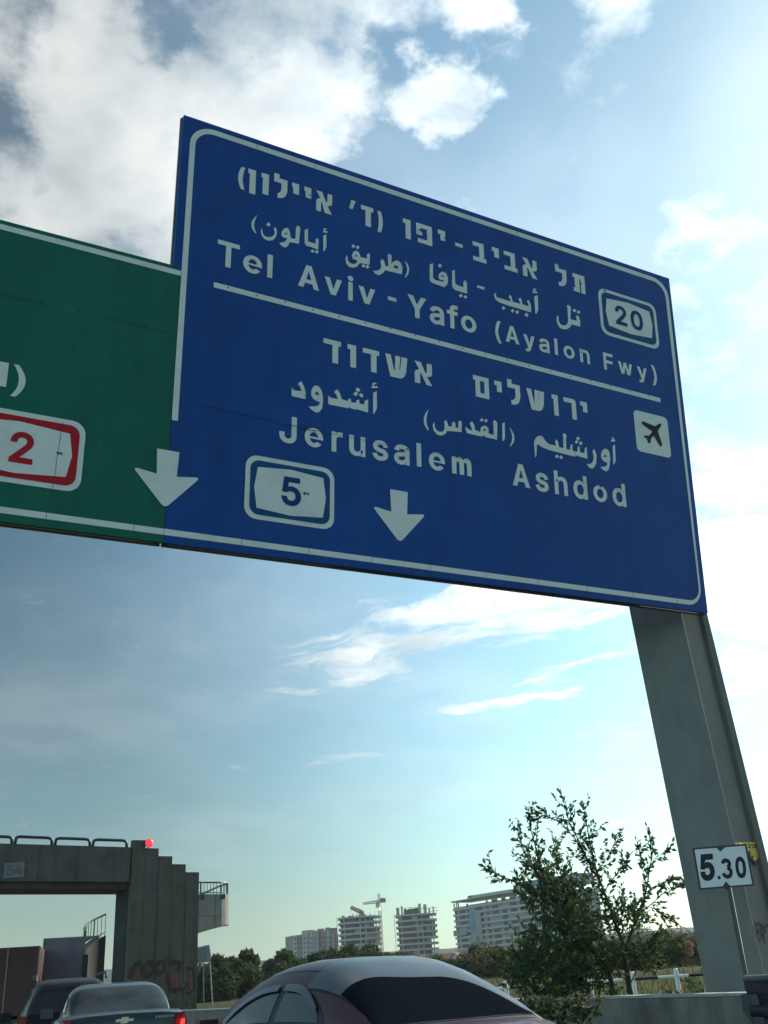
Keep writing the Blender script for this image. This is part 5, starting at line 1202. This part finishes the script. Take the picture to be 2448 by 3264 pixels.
def finished_block():
    """long residential block: balcony bands, window panes, loggias, canopy roof, stepped front"""
    a, d, n, w, top = frame_of(1437, 1852, 2876, 560, 495)
    top = at(1437, 2874, 560).z; z0 = ground_z(a.x, a.y)-4; fh = 2.78
    c = a+d*(w/2)-n*8
    t = thing('apartment_block', 'long apartment block with pale balcony bands partly hidden by the roadside tree', 'building', (c.x, c.y, z0))
    def Q(u, f, z): return a+d*u+n*f+Vector((0, 0, z))-t.location
    s0 = w*.185; nf = 15; rot = Matrix.Rotation(math.atan2(d.y, d.x), 3, 'Z'); rnd = random.Random(12)
    plan = [(0, -1), (1.2, .2), (s0, .8), (s0, 3.2), (w*.5, 4.0), (w*.8, 3.4), (w, 2.4), (w, -15), (0, -15)]
    for k in range(nf):
        z = top-1.2-k*fh
        P = [Q(u, f, z-.85) for u, f in plan]
        if k == 0: P = [Q(u-.6 if u < 1 else u, f+.5 if f > -2 else f, z+1.0-.35) for u, f in plan]
        b = MB(); b.prism(P, Vector((0, 0, .95 if k else .55))); b.build('balcony_band' if k else 'roof_slab', SLAB, t)
    b = MB(); b.prism([Q(1.6, -.7, z0), Q(s0, -.1, z0), Q(s0, 2.2, z0), Q(w*.5, 3.0, z0), Q(w*.8, 2.4, z0), Q(w-.6, 1.6, z0), Q(w-.6, -14, z0), Q(1.6, -14, z0)], Vector((0, 0, top-z0-fh-.4))); b.build('wall', WALLG, t)
    for x in (.2, 2.2, 3.6):
        b = MB(); b.box(Q(x+.6, -1.5, top-2.6), (.5, .5, 3.4), rot); b.build('column', SLAB, t)
    def ff(u): return spline([(1.6, -.7), (s0, -.1)], u) if u < s0 else spline([(s0, 2.2), (w*.5, 3.0), (w*.8, 2.4), (w, 1.6)], u)
    cols = []; u = 1.9
    while u < w-4:
        ln = rnd.choice((3.2, 4.6, 5.4, 1.6)); cols.append((u, min(u+ln, w-1))); u += ln+rnd.choice((1.0, 2.0, 2.8))
    cols = [(p, q) for p, q in cols if not (p < s0 < q)]
    cnt = 0
    for k in range(1, 12):
        z = top-1.2-k*fh
        for (p, q) in cols:
            if cnt >= 98: break
            if rnd.random() < .10: continue
            b = MB(); zz0, zz1 = z+.12, z+fh-1.12
            b.prism([Q(p, ff(p)+.02, zz0), Q(q, ff(q)+.02, zz0), Q(q, ff(q)+.02, zz1), Q(p, ff(p)+.02, zz1)], n*.10); b.build('window', WINB if rnd.random() < .8 else NETG, t); cnt += 1
    for u0, u1, k0, k1, mm in ((s0+.3, s0+4.2, 2, 6.6, NET), (s0+4.4, s0+9.5, 2.2, 7.2, NETG), (1.4, s0-5, 4.8, 5.8, NETG), (s0+.3, s0+6, 5.2, 7.2, NETG)):
        b = MB(); za, zc = top-1.2-k1*fh, top-1.2-k0*fh
        fo = 3.5 if u0 > s0 else 1.1
        b.prism([Q(u0, fo+(.12 if mm is NET else .2), za), Q(u1, fo+.2, za), Q(u1, fo+.2, zc), Q(u0, fo+.12, zc)], n*.05); b.build('hanging_net', mm, t)
    b = MB(); b.box(Q(s0*.75, -5, top+1.0), (4.5, 4, 1.6), rot); b.build('roof_hut', mat('roof_hut_red', (.20, .11, .10), .8), t)
    b = MB(); b.prism([Q(s0+2, 1.5, top+.4), Q(w, .5, top+.4), Q(w, -14, top+.4), Q(s0+2, -14, top+.4)], Vector((0, 0, .9))); b.build('upper_storey', SLAB, t)
    b = MB(); b.prism([Q(w*.55, .5, top+1.32), Q(w-.5, -.5, top+1.32), Q(w-.5, -12, top+1.32), Q(w*.55, -12, top+1.32)], Vector((0, 0, 2.6))); b.build('plant_room', mat('plant_blue_grey', (.16, .20, .25), .6), t)
finished_block()
def striped_block():
    a, d, n, w, top = frame_of(936, 1077, 2976, 700, 715)
    z0 = ground_z(a.x, a.y)-4; c = a+d*(w/2)-n*7
    t = thing('apartment_block', 'grey apartment tower with white vertical stripes left of the crane building', 'building', (c.x, c.y, z0))
    def Q(u, f, z): return a+d*u+n*f+Vector((0, 0, z))-t.location
    rnd = random.Random(5)
    G1 = mat('stripe_white', (.36, .36, .37), .8, var=.12, scale=.2); G2 = mat('stripe_grey', (.17, .175, .185), .8, var=.15, scale=.2); G3 = mat('stripe_dark', (.07, .075, .085), .7, var=.3, scale=.2); G4 = mat('stripe_rust', (.24, .11, .08), .8, var=.2, scale=.2)
    b = MB(); b.prism([Q(.5, -.6, z0), Q(w-.3, -.6, z0), Q(w-.3, -14, z0), Q(.5, -14, z0)], Vector((0, 0, top-z0-.6))); b.build('wall', G2, t)
    u = 0; seq = [(1.9, G1, 0), (1.0, G3, -.4), (2.2, G2, .2), (1.9, G1, .5), (1.6, G1, .3), (.8, G2, 0), (1.6, G1, .6), (.6, G3, -.4), (1.3, G1, .3), (.7, G2, -.3), (1.0, G1, .3), (1.3, G3, -.2), (.9, G4, 0), (2.2, G2, .8), (.7, G3, 0), (1.6, G1, .4), (.9, G3, 0), (1.3, G2, .5), (.9, G1, 0), (1.3, G3, 0), (1.2, G2, .4)]
    tot = sum(s[0] for s in seq)
    for k, (wd, mm, f) in enumerate(seq):
        wd *= w/tot; hh = (1.6 if 3 <= k <= 15 else -.6)+rnd.uniform(-.4, .4)
        b = MB(); b.prism([Q(u, f, z0), Q(u+wd-.04, f, z0), Q(u+wd-.04, -1, z0), Q(u, -1, z0)], Vector((0, 0, top-z0+hh))); b.build('facade_strip', mm, t)
        if mm in (G1, G2) and wd > 1.3:
            b = MB()
            for fl in range(12):
                z = top-2.2-fl*2.9
                b.prism([Q(u+wd*.3, f+.02, z-1.1), Q(u+wd*.68, f+.02, z-1.1), Q(u+wd*.68, f+.02, z+.2), Q(u+wd*.3, f+.02, z+.2)], n*.06)
            b.build('window', WINB, t)
        u += wd
    for u0, wd, h, mm in ((.62, .10, 2.6, G4), (.80, .05, 3.2, G2), (.90, .12, 2.8, G4), (.30, .2, 2.0, G1)):
        b = MB(); b.prism([Q(w*u0, -2, top-.5), Q(w*(u0+wd), -2, top-.5), Q(w*(u0+wd), -6, top-.5), Q(w*u0, -6, top-.5)], Vector((0, 0, h+1))); b.build('roof_box', mm, t)
striped_block()

# ---- cranes
CRN = mat('crane_grey', (.26, .255, .22), .6, var=.15); CRO = mat('crane_orange', (.26, .12, .05), .6, var=.2)
def lattice(b, p, q, w0, w1, n, r):
    """square lattice girder from p to q"""
    p, q = Vector(p), Vector(q); t = (q-p).normalized(); s = t.cross(Vector((.3, .9, .25))).normalized(); u = t.cross(s)
    C = [[(p+(q-p)*(i/n))+(s*sx+u*sy)*((w0+(w1-w0)*i/n)/2) for sx, sy in ((-1, -1), (1, -1), (1, 1), (-1, 1))] for i in range(n+1)]
    for k in range(4): b.tube([C[0][k], C[n][k]], r, 4)
    for i in range(n):
        for k in range(4): b.tube([C[i][k], C[i+1][(k+1) % 4]], r*.7, 3)
r_c = 632; cb_ = at(1221, 3030, r_c); gz = ground_z(cb_.x, cb_.y)
tc_ = thing('tower_crane', 'tower crane with lattice mast beside the concrete tower block', 'crane', (cb_.x, cb_.y, gz))
def CP(px, py): return at(px, py, r_c)-tc_.location
mt = CP(1210, 2888); mb = Vector((mt.x, mt.y, 0))
b = MB(); lattice(b, mb, mt, 1.6, 1.6, 26, .17); b.build('mast', CRN, tc_)
b = MB(); lattice(b, CP(1157, 2880.5), CP(1206, 2874), .8, 1.4, 10, .16); b.build('jib', CRN, tc_)
b = MB(); lattice(b, CP(1208, 2884), CP(1207.5, 2848), 1.6, .5, 6, .16); b.tube([CP(1207.5, 2849), CP(1175, 2877)], .06, 4); b.tube([CP(1207.5, 2849), CP(1222, 2868)], .07, 4); b.build('apex', CRN, tc_)
b = MB(); b.box(CP(1220, 2870), (3.2, 2.2, 2.4)); b.tube([CP(1207, 2875), CP(1224, 2868)], .45, 5); b.build('counterweight', SCAF, tc_)
b = MB(); b.box(CP(1203.5, 2884), (1.8, 1.8, 3.2)); b.build('cabin', SLAB, tc_)
b = MB(); b.box(CP(1210.5, 2897), (1.5, 1.9, 1.6)); b.build('work_lamp', mat('lit_work_lamp', (.8, .7, .5), .5, emit=((1, .85, .6), .7)), tc_)
pb = at(1154, 2920, 618)
oc = thing('mobile_crane', 'orange brown crane arm folded on the roof of the concrete tower block', 'crane', pb)
def OP(px, py): return at(px, py, 618)-pb
b = MB(); b.box((0, 0, .4), (3.6, 3, 1.2)); b.box((0, 0, 1.8), (2, 2, 2)); b.build('base', SCAF, oc)
b = MB(); b.tube([OP(1155, 2916), OP(1153.5, 2907), OP(1150, 2905)], .5, 6); lattice(b, OP(1152, 2907.5), OP(1118, 2891.5), 1.7, 1.2, 9, .32); b.build('arm', CRO, oc)
b = MB(); b.tube([OP(1118, 2892), OP(1118, 2910)], .12, 4); b.build('cable', SCAF, oc)

# ---- red roofed houses below the blocks
ROOF = mat('red_tiles', (.24, .085, .055), .85, var=.25, scale=.6, dirt=((.16, .07, .05), .5, .3))
HW = mat('house_white', (.36, .36, .35), .85, var=.1, scale=.4)
def house(label, pxc, py_base, r, w, dp, h, rise, yaw):
    p = at(pxc, py_base, r); z0 = ground_z(p.x, p.y)
    t = thing('red_roof_house', label, 'house', (p.x, p.y, z0), yaw, 'red roofed houses below the tower blocks')
    H = max(2.5, p.z-z0+h)
    b = MB(); b.box((0, 0, H/2-.5), (w, dp, H+1))
    b.prism([(-w/2, -dp/2, H), (w/2, -dp/2, H), (0, -dp/2, H+rise)], Vector((0, dp, 0))); b.build('wall', HW, t)
    b = MB()
    for sx in (-1, 1):
        b.prism([(sx*(w/2+.5), -dp/2-.5, H-.3), (0, -dp/2-.5, H+rise+.12), (0, -dp/2-.5, H+rise+.40), (sx*(w/2+.5), -dp/2-.5, H-.02)], Vector((0, dp+1, 0)))
    b.build('roof', ROOF, t)
    for x in (-w*.25, w*.25):
        b = MB(); b.box((x, -dp/2-.03, H-1.5), (1.0, .08, 1.2)); b.build('window', WINB, t)
house('low house with long red tiled roof behind the car roof, leftmost house', 1345, 3074, 430, 8, 6, .7, 1.7, R(65))
house('house with red tiled roof left of the white gable', 1425, 3073, 425, 6, 6, .8, 1.8, R(70))
house('white gabled house with red roof in front of the apartment block', 1464, 3086, 410, 4.8, 8, 2.6, 1.9, R(-38))
house('small red roofed house left of the big roadside tree', 1545, 3068, 420, 6, 5, .8, 1.7, R(60))
house('red roofed house hidden behind the roadside tree leaves', 1655, 3060, 415, 9, 6, .9, 1.9, R(62))
b = None

# ---------------------------------------------------------------- trees and shrubs
L_DARK = leafmat('leaf_dark', (.024, .044, .020), (.065, .095, .040), (.11, .10, .03))
L_MID = leafmat('leaf_mid', (.025, .045, .018), (.075, .105, .040), (.12, .12, .04))
L_OLIVE = leafmat('leaf_olive', (.045, .050, .025), (.10, .10, .045), (.15, .10, .04))
L_BUSH = leafmat('leaf_bush', (.034, .066, .032), (.090, .145, .062), (.20, .15, .025))
L_PINK = leafmat('leaf_pink', (.22, .13, .06), (.36, .15, .14), (.30, .20, .06))
def leaf(b, p, t, n, ln, wd):
    """folded pointed leaf: base p, direction t, face normal about n"""
    s = t.cross(n)
    if s.length < 1e-3: s = t.orthogonal()
    s.normalize(); u = s.cross(t)
    m = p+t*ln*.45
    v0, v1, v2, v3 = b.v(p), b.v(m+s*wd+u*wd*.35), b.v(p+t*ln-u*ln*.12), b.v(m-s*wd+u*wd*.35)
    b.bm.faces.new((v0, v1, v2)); b.bm.faces.new((v0, v2, v3))
def rv(rnd): 
    while True:
        v = Vector((rnd.uniform(-1, 1), rnd.uniform(-1, 1), rnd.uniform(-1, 1)))
        if .05 < v.length < 1: return v
def tree(name, label, cat, base, h, w, seed, lm, nleaf=1400, ls=.35, lobes=9, trunk=.35, group=None, squash=1.0):
    """trunk with limbs reaching into leaf clumps; crown is many leaf sized faces gathered in uneven lobes"""
    rnd = random.Random(seed); t = thing(name, label, cat, base, 0, group)
    C = []
    for k in range(lobes):
        a = rnd.uniform(0, 6.28); rr = w*.5*math.sqrt(rnd.random())*.72; zf = rnd.uniform(trunk*.7, .86)
        C.append((Vector((rr*math.cos(a), rr*math.sin(a), h*zf)), w*rnd.uniform(.14, .27)))
    C.append((Vector((0, 0, h*.86)), w*.18))
    b = MB(); r0 = max(.05, h*.022)
    b.tube([(0, 0, -.3), (w*.01, 0, h*trunk*.6), (0, w*.01, h*(trunk+.25)), (0, 0, h*.8)], [r0*1.3, r0, r0*.7, r0*.25], 7)
    for c, r in C: b.tube([(0, 0, h*trunk*rnd.uniform(.6, 1.1)), c*.55+Vector((0, 0, h*.10)), c], [r0*.55, r0*.35, r0*.12], 5)
    b.build('trunk', BARK, t)
    b = MB(); per = nleaf//len(C)
    for c, r in C:
        for i in range(per):
            v = rv(rnd); v = v.normalized()*(v.length**.45); p = c+Vector((v.x*r, v.y*r, v.z*r*.82*squash))
            d = (rv(rnd)+v*.6).normalized(); leaf(b, p, d, rv(rnd), ls*rnd.uniform(.6, 1.3), ls*rnd.uniform(.22, .42))
    b.build('crown', lm, t, normals=False)
    return t
def tree_px(name, label, cat, px, pytop, r, wpx, seed, lm, group=None, **k):
    p = at(px, pytop, r); z = ground_z(p.x, p.y)-.1; return tree(name, label, cat, (p.x, p.y, z), max(.8, p.z-z), 1.45*wpx*r/3425, seed, lm, group=group, **k)
TG = 'trees along the far field edge'
for i, (px, py, r, w, lb) in enumerate([(665, 3085, 84, 70, 'low dark bush hiding the foot of the grey information board'), (720, 3092, 82, 80, 'low dark bush second from the stair tower'), (785, 3088, 86, 80, 'low dark bush below the pale crowned tree'), (900, 3085, 92, 80, 'low dark bush below the round green tree'), (960, 3072, 96, 80, 'low dark bush touching the maroon car roof outline')]):
    tree_px('field_bush', lb, 'shrub', px, py, r, w, 140+i, L_DARK, 'low bushes beyond the left part of the barrier', nleaf=2000, ls=.32, trunk=.05, squash=1.2)
for i, (px, py, r, w, lm, lb) in enumerate([
    (690, 3052, 105, 60, L_DARK, 'dark round tree right beside the stair tower'), (735, 3058, 112, 55, L_DARK, 'low dark tree in the middle of the left tree line'), (785, 3031, 108, 58, L_MID, 'tallest pale crowned tree of the left tree line'),
    (760, 3075, 100, 70, L_DARK, 'dark bushy tree under the pale crowned tree'), (865, 3062, 150, 40, L_DARK, 'small tree at the right end of the left tree line'),
    (905, 3034, 130, 82, L_MID, 'round green tree in front of the striped tower'), (1000, 3046, 140, 60, L_MID, 'low green tree behind the maroon car roof, left of the concrete block'),
    (1060, 3034, 150, 70, L_DARK, 'dark tree at the foot of the striped tower'), (1115, 3016, 145, 85, L_MID, 'broad green tree in front of the concrete tower with crane'), (1180, 3020, 142, 90, L_MID, 'broad green tree right below the tower crane mast'),
    (1235, 3044, 150, 55, L_MID, 'small green tree between the two concrete towers'), (1290, 3047, 160, 60, L_OLIVE, 'olive shrub like tree below the narrow concrete tower'),
    (1385, 3060, 150, 50, L_MID, 'small tree between red roofs'), (1512, 3018, 165, 56, L_DARK, 'tall dark tree beside the white gabled house'), (1580, 3028, 160, 60, L_OLIVE, 'yellowish tree at the foot of the apartment block')]):
    tree_px('field_tree', lb, 'tree', px, py, r, w, 40+i, lm, TG, nleaf=2200, ls=.55, trunk=.22)
for i, (px, py, r, w, lb) in enumerate([(1322, 3050, 300, 60, 'small far tree in front of the leftmost red roof'), (1392, 3048, 300, 46, 'small far tree between the two left red roofs'), (1498, 3044, 300, 60, 'small far tree right of the white gable'), (1600, 3040, 300, 70, 'small far tree under the apartment block beside the roadside tree')]):
    tree_px('house_tree', lb, 'tree', px, py, r, w, 160+i, L_MID if i % 2 else L_OLIVE, 'trees among the red roofed houses', nleaf=900, ls=.8, trunk=.12)
HG = 'shrubs of the field hedge'
for i, (px, py, r, w, lm, lb) in enumerate([
    (1500, 3068, 95, 120, L_OLIVE, 'brown olive shrub right of the maroon car roof'), (1590, 3050, 92, 130, L_OLIVE, 'wide brownish shrub left of the roadside tree'), (1690, 3045, 90, 130, L_DARK, 'dark shrub just behind the roadside tree leaves'),
    (1800, 3040, 88, 130, L_DARK, 'dark shrub behind the roadside tree, in its middle'), (1900, 3035, 88, 120, L_OLIVE, 'olive shrub behind the thick stem of the roadside tree'), (2000, 3026, 86, 110, L_DARK, 'dark shrub behind the right stem of the roadside tree'),
    (2080, 3020, 85, 110, L_DARK, 'dark hedge shrub right of the roadside tree'), (2160, 3015, 84, 110, L_MID, 'green hedge shrub left of the grey gantry post'), (2240, 3012, 84, 110, L_DARK, 'dark hedge shrub touching the grey gantry post'), (1440, 3080, 98, 90, L_MID, 'low green shrub above the maroon car roof')]):
    tree_px('hedge_shrub', lb, 'shrub', px, py, r, w, 80+i, lm, HG, nleaf=2200, ls=.30, trunk=.05, squash=1.25)
tree_px('blossom_tree', 'small pinkish orange tree standing in the dark hedge by the gantry post', 'tree', 2193, 2998, 82, 42, 7, L_PINK, nleaf=500, ls=.2, trunk=.2)
for i, (px, py, r, w, lb) in enumerate([(2040, 2975, 420, 120, 'far dark tree belt clump right of the tree stems'), (2130, 2985, 400, 120, 'far dark tree clump behind the hedge'), (2215, 2990, 390, 110, 'far dark tree clump beside the gantry post'), (1950, 2995, 430, 110, 'far dark tree clump behind the tree stems')]):
    tree_px('distant_tree', lb, 'tree', px, py, r, w, 120+i, L_OLIVE if i % 2 else L_DARK, 'distant trees on the rise', nleaf=2600, ls=.9, trunk=.05)

# ---- roadside tree by the barrier
def Z4(x, y, r=14.9): return at(1700+x*.4509, 2500+y*.4509, r)
rb = Z4(650, 1495); rb.z = ground_z(rb.x, rb.y)
rt = thing('roadside_tree', 'leggy multi stemmed green tree growing behind the barrier beside the gantry post', 'tree', rb)
rnd = random.Random(21)
wood = MB(); fol = MB()
def near_leaf(p, d):
    t = (d*.8+rv(rnd)*.8+Vector((0, 0, -.35))).normalized(); leaf(fol, p, t, rv(rnd), rnd.uniform(.06, .105), rnd.uniform(.016, .027))
def twig(p, d, ln, lv=True):
    P = [p]; q = p.copy(); dd = d.normalized()
    for i in range(4):
        dd = (dd+rv(rnd)*.22+Vector((0, 0, .06))).normalized(); q = q+dd*ln/4; P.append(q.copy())
    wood.tube(P, [.0055, .0045, .0035, .0025, .0015], 4)
    k = max(4, int(ln/.030))
    for i in range(k):
        t = (i+.6)/k*4; j = min(3, int(t)); s = P[j]+(P[j+1]-P[j])*(t-j)
        for _ in range(1): near_leaf(s, dd)
def stem(pts, r0, r1, dj=0.0, leaf0=.35, dens=1.0, tl=.34, droot=None):
    """main stem through zoom pixels; dj = how far it leans away from (+) or towards the road; twigs from leaf0 upwards"""
    n = len(pts); P = []
    for i, (x, y) in enumerate(pts):
        t = i/(n-1); P.append(Z4(x, y, 14.9+(droot or 0)*(1-t)+dj*t)-rb)
    Q = [P[0]]
    for i in range(n-1):
        for j in range(1, 5): t = j/4; Q.append(P[i].lerp(P[i+1], t)+rv(rnd)*.008)
    rr = [.75*r0+(r1-.75*r0)*(i/(len(Q)-1))**.8 for i in range(len(Q))]
    wood.tube(Q, rr, 7)
    total = sum((Q[i+1]-Q[i]).length for i in range(len(Q)-1)); s = 0
    for i in range(len(Q)-1):
        seg = (Q[i+1]-Q[i]); s += seg.length
        f = s/total
        if f < leaf0: continue
        for _ in range(max(1, int(seg.length*17*dens+.5))):
            a = Q[i]+seg*rnd.random(); d = (rv(rnd)*.9+seg.normalized()*.9).normalized()
            ln = tl*rnd.uniform(.5, 1.35)*(1.25-.5*f)
            twig(a, d, ln)
    twig(Q[-1], (Q[-1]-Q[-2]), .16)
stem([(690,1495),(655,1290),(630,1120),(570,960),(500,760),(440,600),(400,420),(364,205)], .055, .006, .1, .30)
stem([(480,700),(420,610),(330,420),(250,270),(234,152)], .018, .005, -.3, .15)
stem([(300,390),(190,270),(100,225),(15,232)], .010, .004, -.4, .2, tl=.22)
stem([(575,1495),(530,1300),(430,1180),(300,1050),(180,880),(70,650),(10,420),(-20,300)], .045, .006, -.5, .22, 1.2, .42)
stem([(180,880),(40,790),(-120,690),(-250,640),(-318,607)], .014, .004, -.7, .1, 1.0, .3, -.3)
stem([(120,760),(0,600),(-80,430),(-110,315)], .013, .004, .3, .1, 1.0, .3, -.3)
stem([(300,1050),(240,820),(200,640),(150,470),(140,380)], .018, .005, .5, .1, 1.2, .36)
stem([(450,620),(520,520),(560,440),(590,380)], .010, .003, .2, .2, .8, .22)
stem([(500,760),(570,660),(620,590),(645,560)], .010, .003, -.2, .2, .8, .22)
stem([(570,960),(420,900),(300,790),(250,700)], .014, .004, .4, .1, 1.2, .4)
stem([(650,1180),(690,1040),(740,920),(785,810),(815,650),(838,510),(824,372)], .030, .005, .2, .30, .95, .26)
stem([(760,900),(830,850),(920,770),(1000,740),(1070,715)], .009, .003, 0, .2, .5, .18)
stem([(800,760),(860,720),(920,690),(980,680)], .007, .002, .1, .4, .5, .15)
stem([(780,860),(860,880),(920,920),(980,970)], .007, .002, -.1, .25, .6, .16)
stem([(832,540),(890,500),(945,480)], .006, .002, 0, .2, .7, .14)
stem([(800,640),(760,520),(745,460)], .006, .002, 0, .2, .7, .14)
stem([(640,1150),(600,1010),(640,900),(720,840)], .014, .004, .2, .2, 1.0, .30)
stem([(620,1350),(560,1260),(480,1290),(380,1340)], .016, .004, -.4, .1, 1.0, .3)
stem([(690,1400),(760,1250),(800,1150),(860,1090)], .012, .003, .1, .25, .8, .26)
stem([(860,1180),(930,1110),(1010,1105)], .007, .003, .2, .1, .9, .24)
stem([(560,1400),(430,1420),(300,1400),(200,1380)], .016, .004, -.6, .1, 1.0, .34)
# thick lower mass of leaves: many short twigs through the volume
def mass(x0, y0, x1, y1, n, dr, ln=.28):
    for _ in range(n):
        u, v = rnd.random(), rnd.random()
        p = Z4(x0+(x1-x0)*u, y0+(y1-y0)*v, 14.9+rnd.uniform(-dr, dr))-rb
        twig(p, rv(rnd)+Vector((0, 0, .3)), ln*rnd.uniform(.5, 1.1))
mass(-60, 900, 430, 1380, 210, .8); mass(-120, 1100, 330, 1500, 160, .8); mass(40, 700, 420, 1000, 80, .6); mass(330, 1000, 640, 1260, 70, .6)
mass(640, 1130, 880, 1330, 60, .5, .24); mass(560, 860, 830, 1010, 40, .3, .2); mass(-60, 560, 200, 900, 70, .5, .24)
mass(380, 1300, 560, 1500, 50, .5, .24); mass(-250, 1180, 0, 1420, 70, .6, .24); mass(-40, 1480, 420, 1580, 80, .25, .22)
for _ in range(90):                                   # branches drooping over the barrier towards the road
    p = at(1700+rnd.uniform(-30, 480)*.4509, 2500+rnd.uniform(1480, 1640-60*rnd.random())*.4509, 12.75+rnd.uniform(-.25, .1))-rb
    twig(p, Vector((-.6, -.6, -.4))+rv(rnd)*.6, .26*rnd.uniform(.5, 1.1))
wood.build('trunk', BARK, rt, smooth=True); fol.build('crown', L_BUSH, rt, normals=False)
print('LEAVES', len(fol.bm.faces) if False else '')
vs = Z4(1040, 1440, 14.2); vs.z = ground_z(vs.x, vs.y)
def small_shrub(label, px, py0, r, w, h, seed, n):
    p = at(px, py0, r); p.z = ground_z(p.x, p.y)
    t = thing('barrier_shrub', label, 'shrub', p, 0, 'low plants behind the barrier'); rr = random.Random(seed); b = MB(); s = MB()
    for k in range(n):
        a = rr.uniform(0, 6.28); hh = h*rr.uniform(.55, 1.0); e = Vector((w*.5*rr.random()*math.cos(a), w*.5*rr.random()*math.sin(a), hh)); P = [Vector((e.x*.3, e.y*.3, 0)), e*.55+Vector((0, 0, hh*.1)), e]
        s.tube(P, [.008, .006, .002], 4)
        for i in range(14):
            q = P[1].lerp(P[2], rr.random()) if i > 3 else P[0].lerp(P[1], .4+.6*rr.random()); leaf(b, q, (rv(rr)+Vector((0, 0, -.2))).normalized(), rv(rr), rr.uniform(.06, .11), rr.uniform(.02, .034))
    s.build('stem', BARK, t); b.build('foliage', L_BUSH, t, normals=False)
small_shrub('leafy shrub on the barrier top in front of the white fence post', 2120, 3150, 14.6, 1.1, 1.1, 3, 26)
small_shrub('leafy shrub right beside the gantry post foot', 2215, 3150, 14.8, .9, 1.15, 4, 26)
small_shrub('short shrub between the two tree stems and the fence', 2060, 3160, 15.6, .7, .95, 5, 14)
# dry grass tufts in the field near the fence
b = MB(); rr = random.Random(9)
for _ in range(5200):
    r = 16+70*rr.random()**1.6; a = R(rr.uniform(20, 38)); x, y = r*math.sin(a), r*math.cos(a)
    if x < road_edge(y)+1: continue
    p = Vector((x, y, ground_z(x, y)-.02)); h = rr.uniform(.15, .45); d = Vector((rr.uniform(-.4, .4), rr.uniform(-.4, .4), 1)).normalized()
    s = Vector((rr.uniform(-1, 1), rr.uniform(-1, 1), 0)).normalized()*.012*(1+r*.04)
    b.bm.faces.new((b.v(p-s), b.v(p+s), b.v(p+d*h)))
tag(b.build('field_grass', leafmat('grass_blade', (.06, .068, .022), (.13, .13, .045), (.20, .18, .07)), normals=False), 'dry yellow green grass growing in the field behind the barrier', 'grass', kind='stuff')

# ---------------------------------------------------------------- haze in the air
b = MB(); b.box((300, 700, 60-2.5), (7000, 7000, 130-5)); hz = b.build('haze', [])
hz.data.materials.clear()
hm = bpy.data.materials.new('haze_air'); hm.use_nodes = True; t = hm.node_tree; t.nodes.clear()
ho = t.nodes.new('ShaderNodeOutputMaterial'); hv = t.nodes.new('ShaderNodeVolumePrincipled')
hv.inputs['Color'].default_value = (.86, .93, .95, 1); hv.inputs['Density'].default_value = .00014; hv.inputs['Anisotropy'].default_value = .3
t.links.new(hv.outputs[0], ho.inputs['Volume']); hz.data.materials.append(hm)
hz['kind'] = 'stuff'; hz['label'] = 'thin pale blue haze in the air'
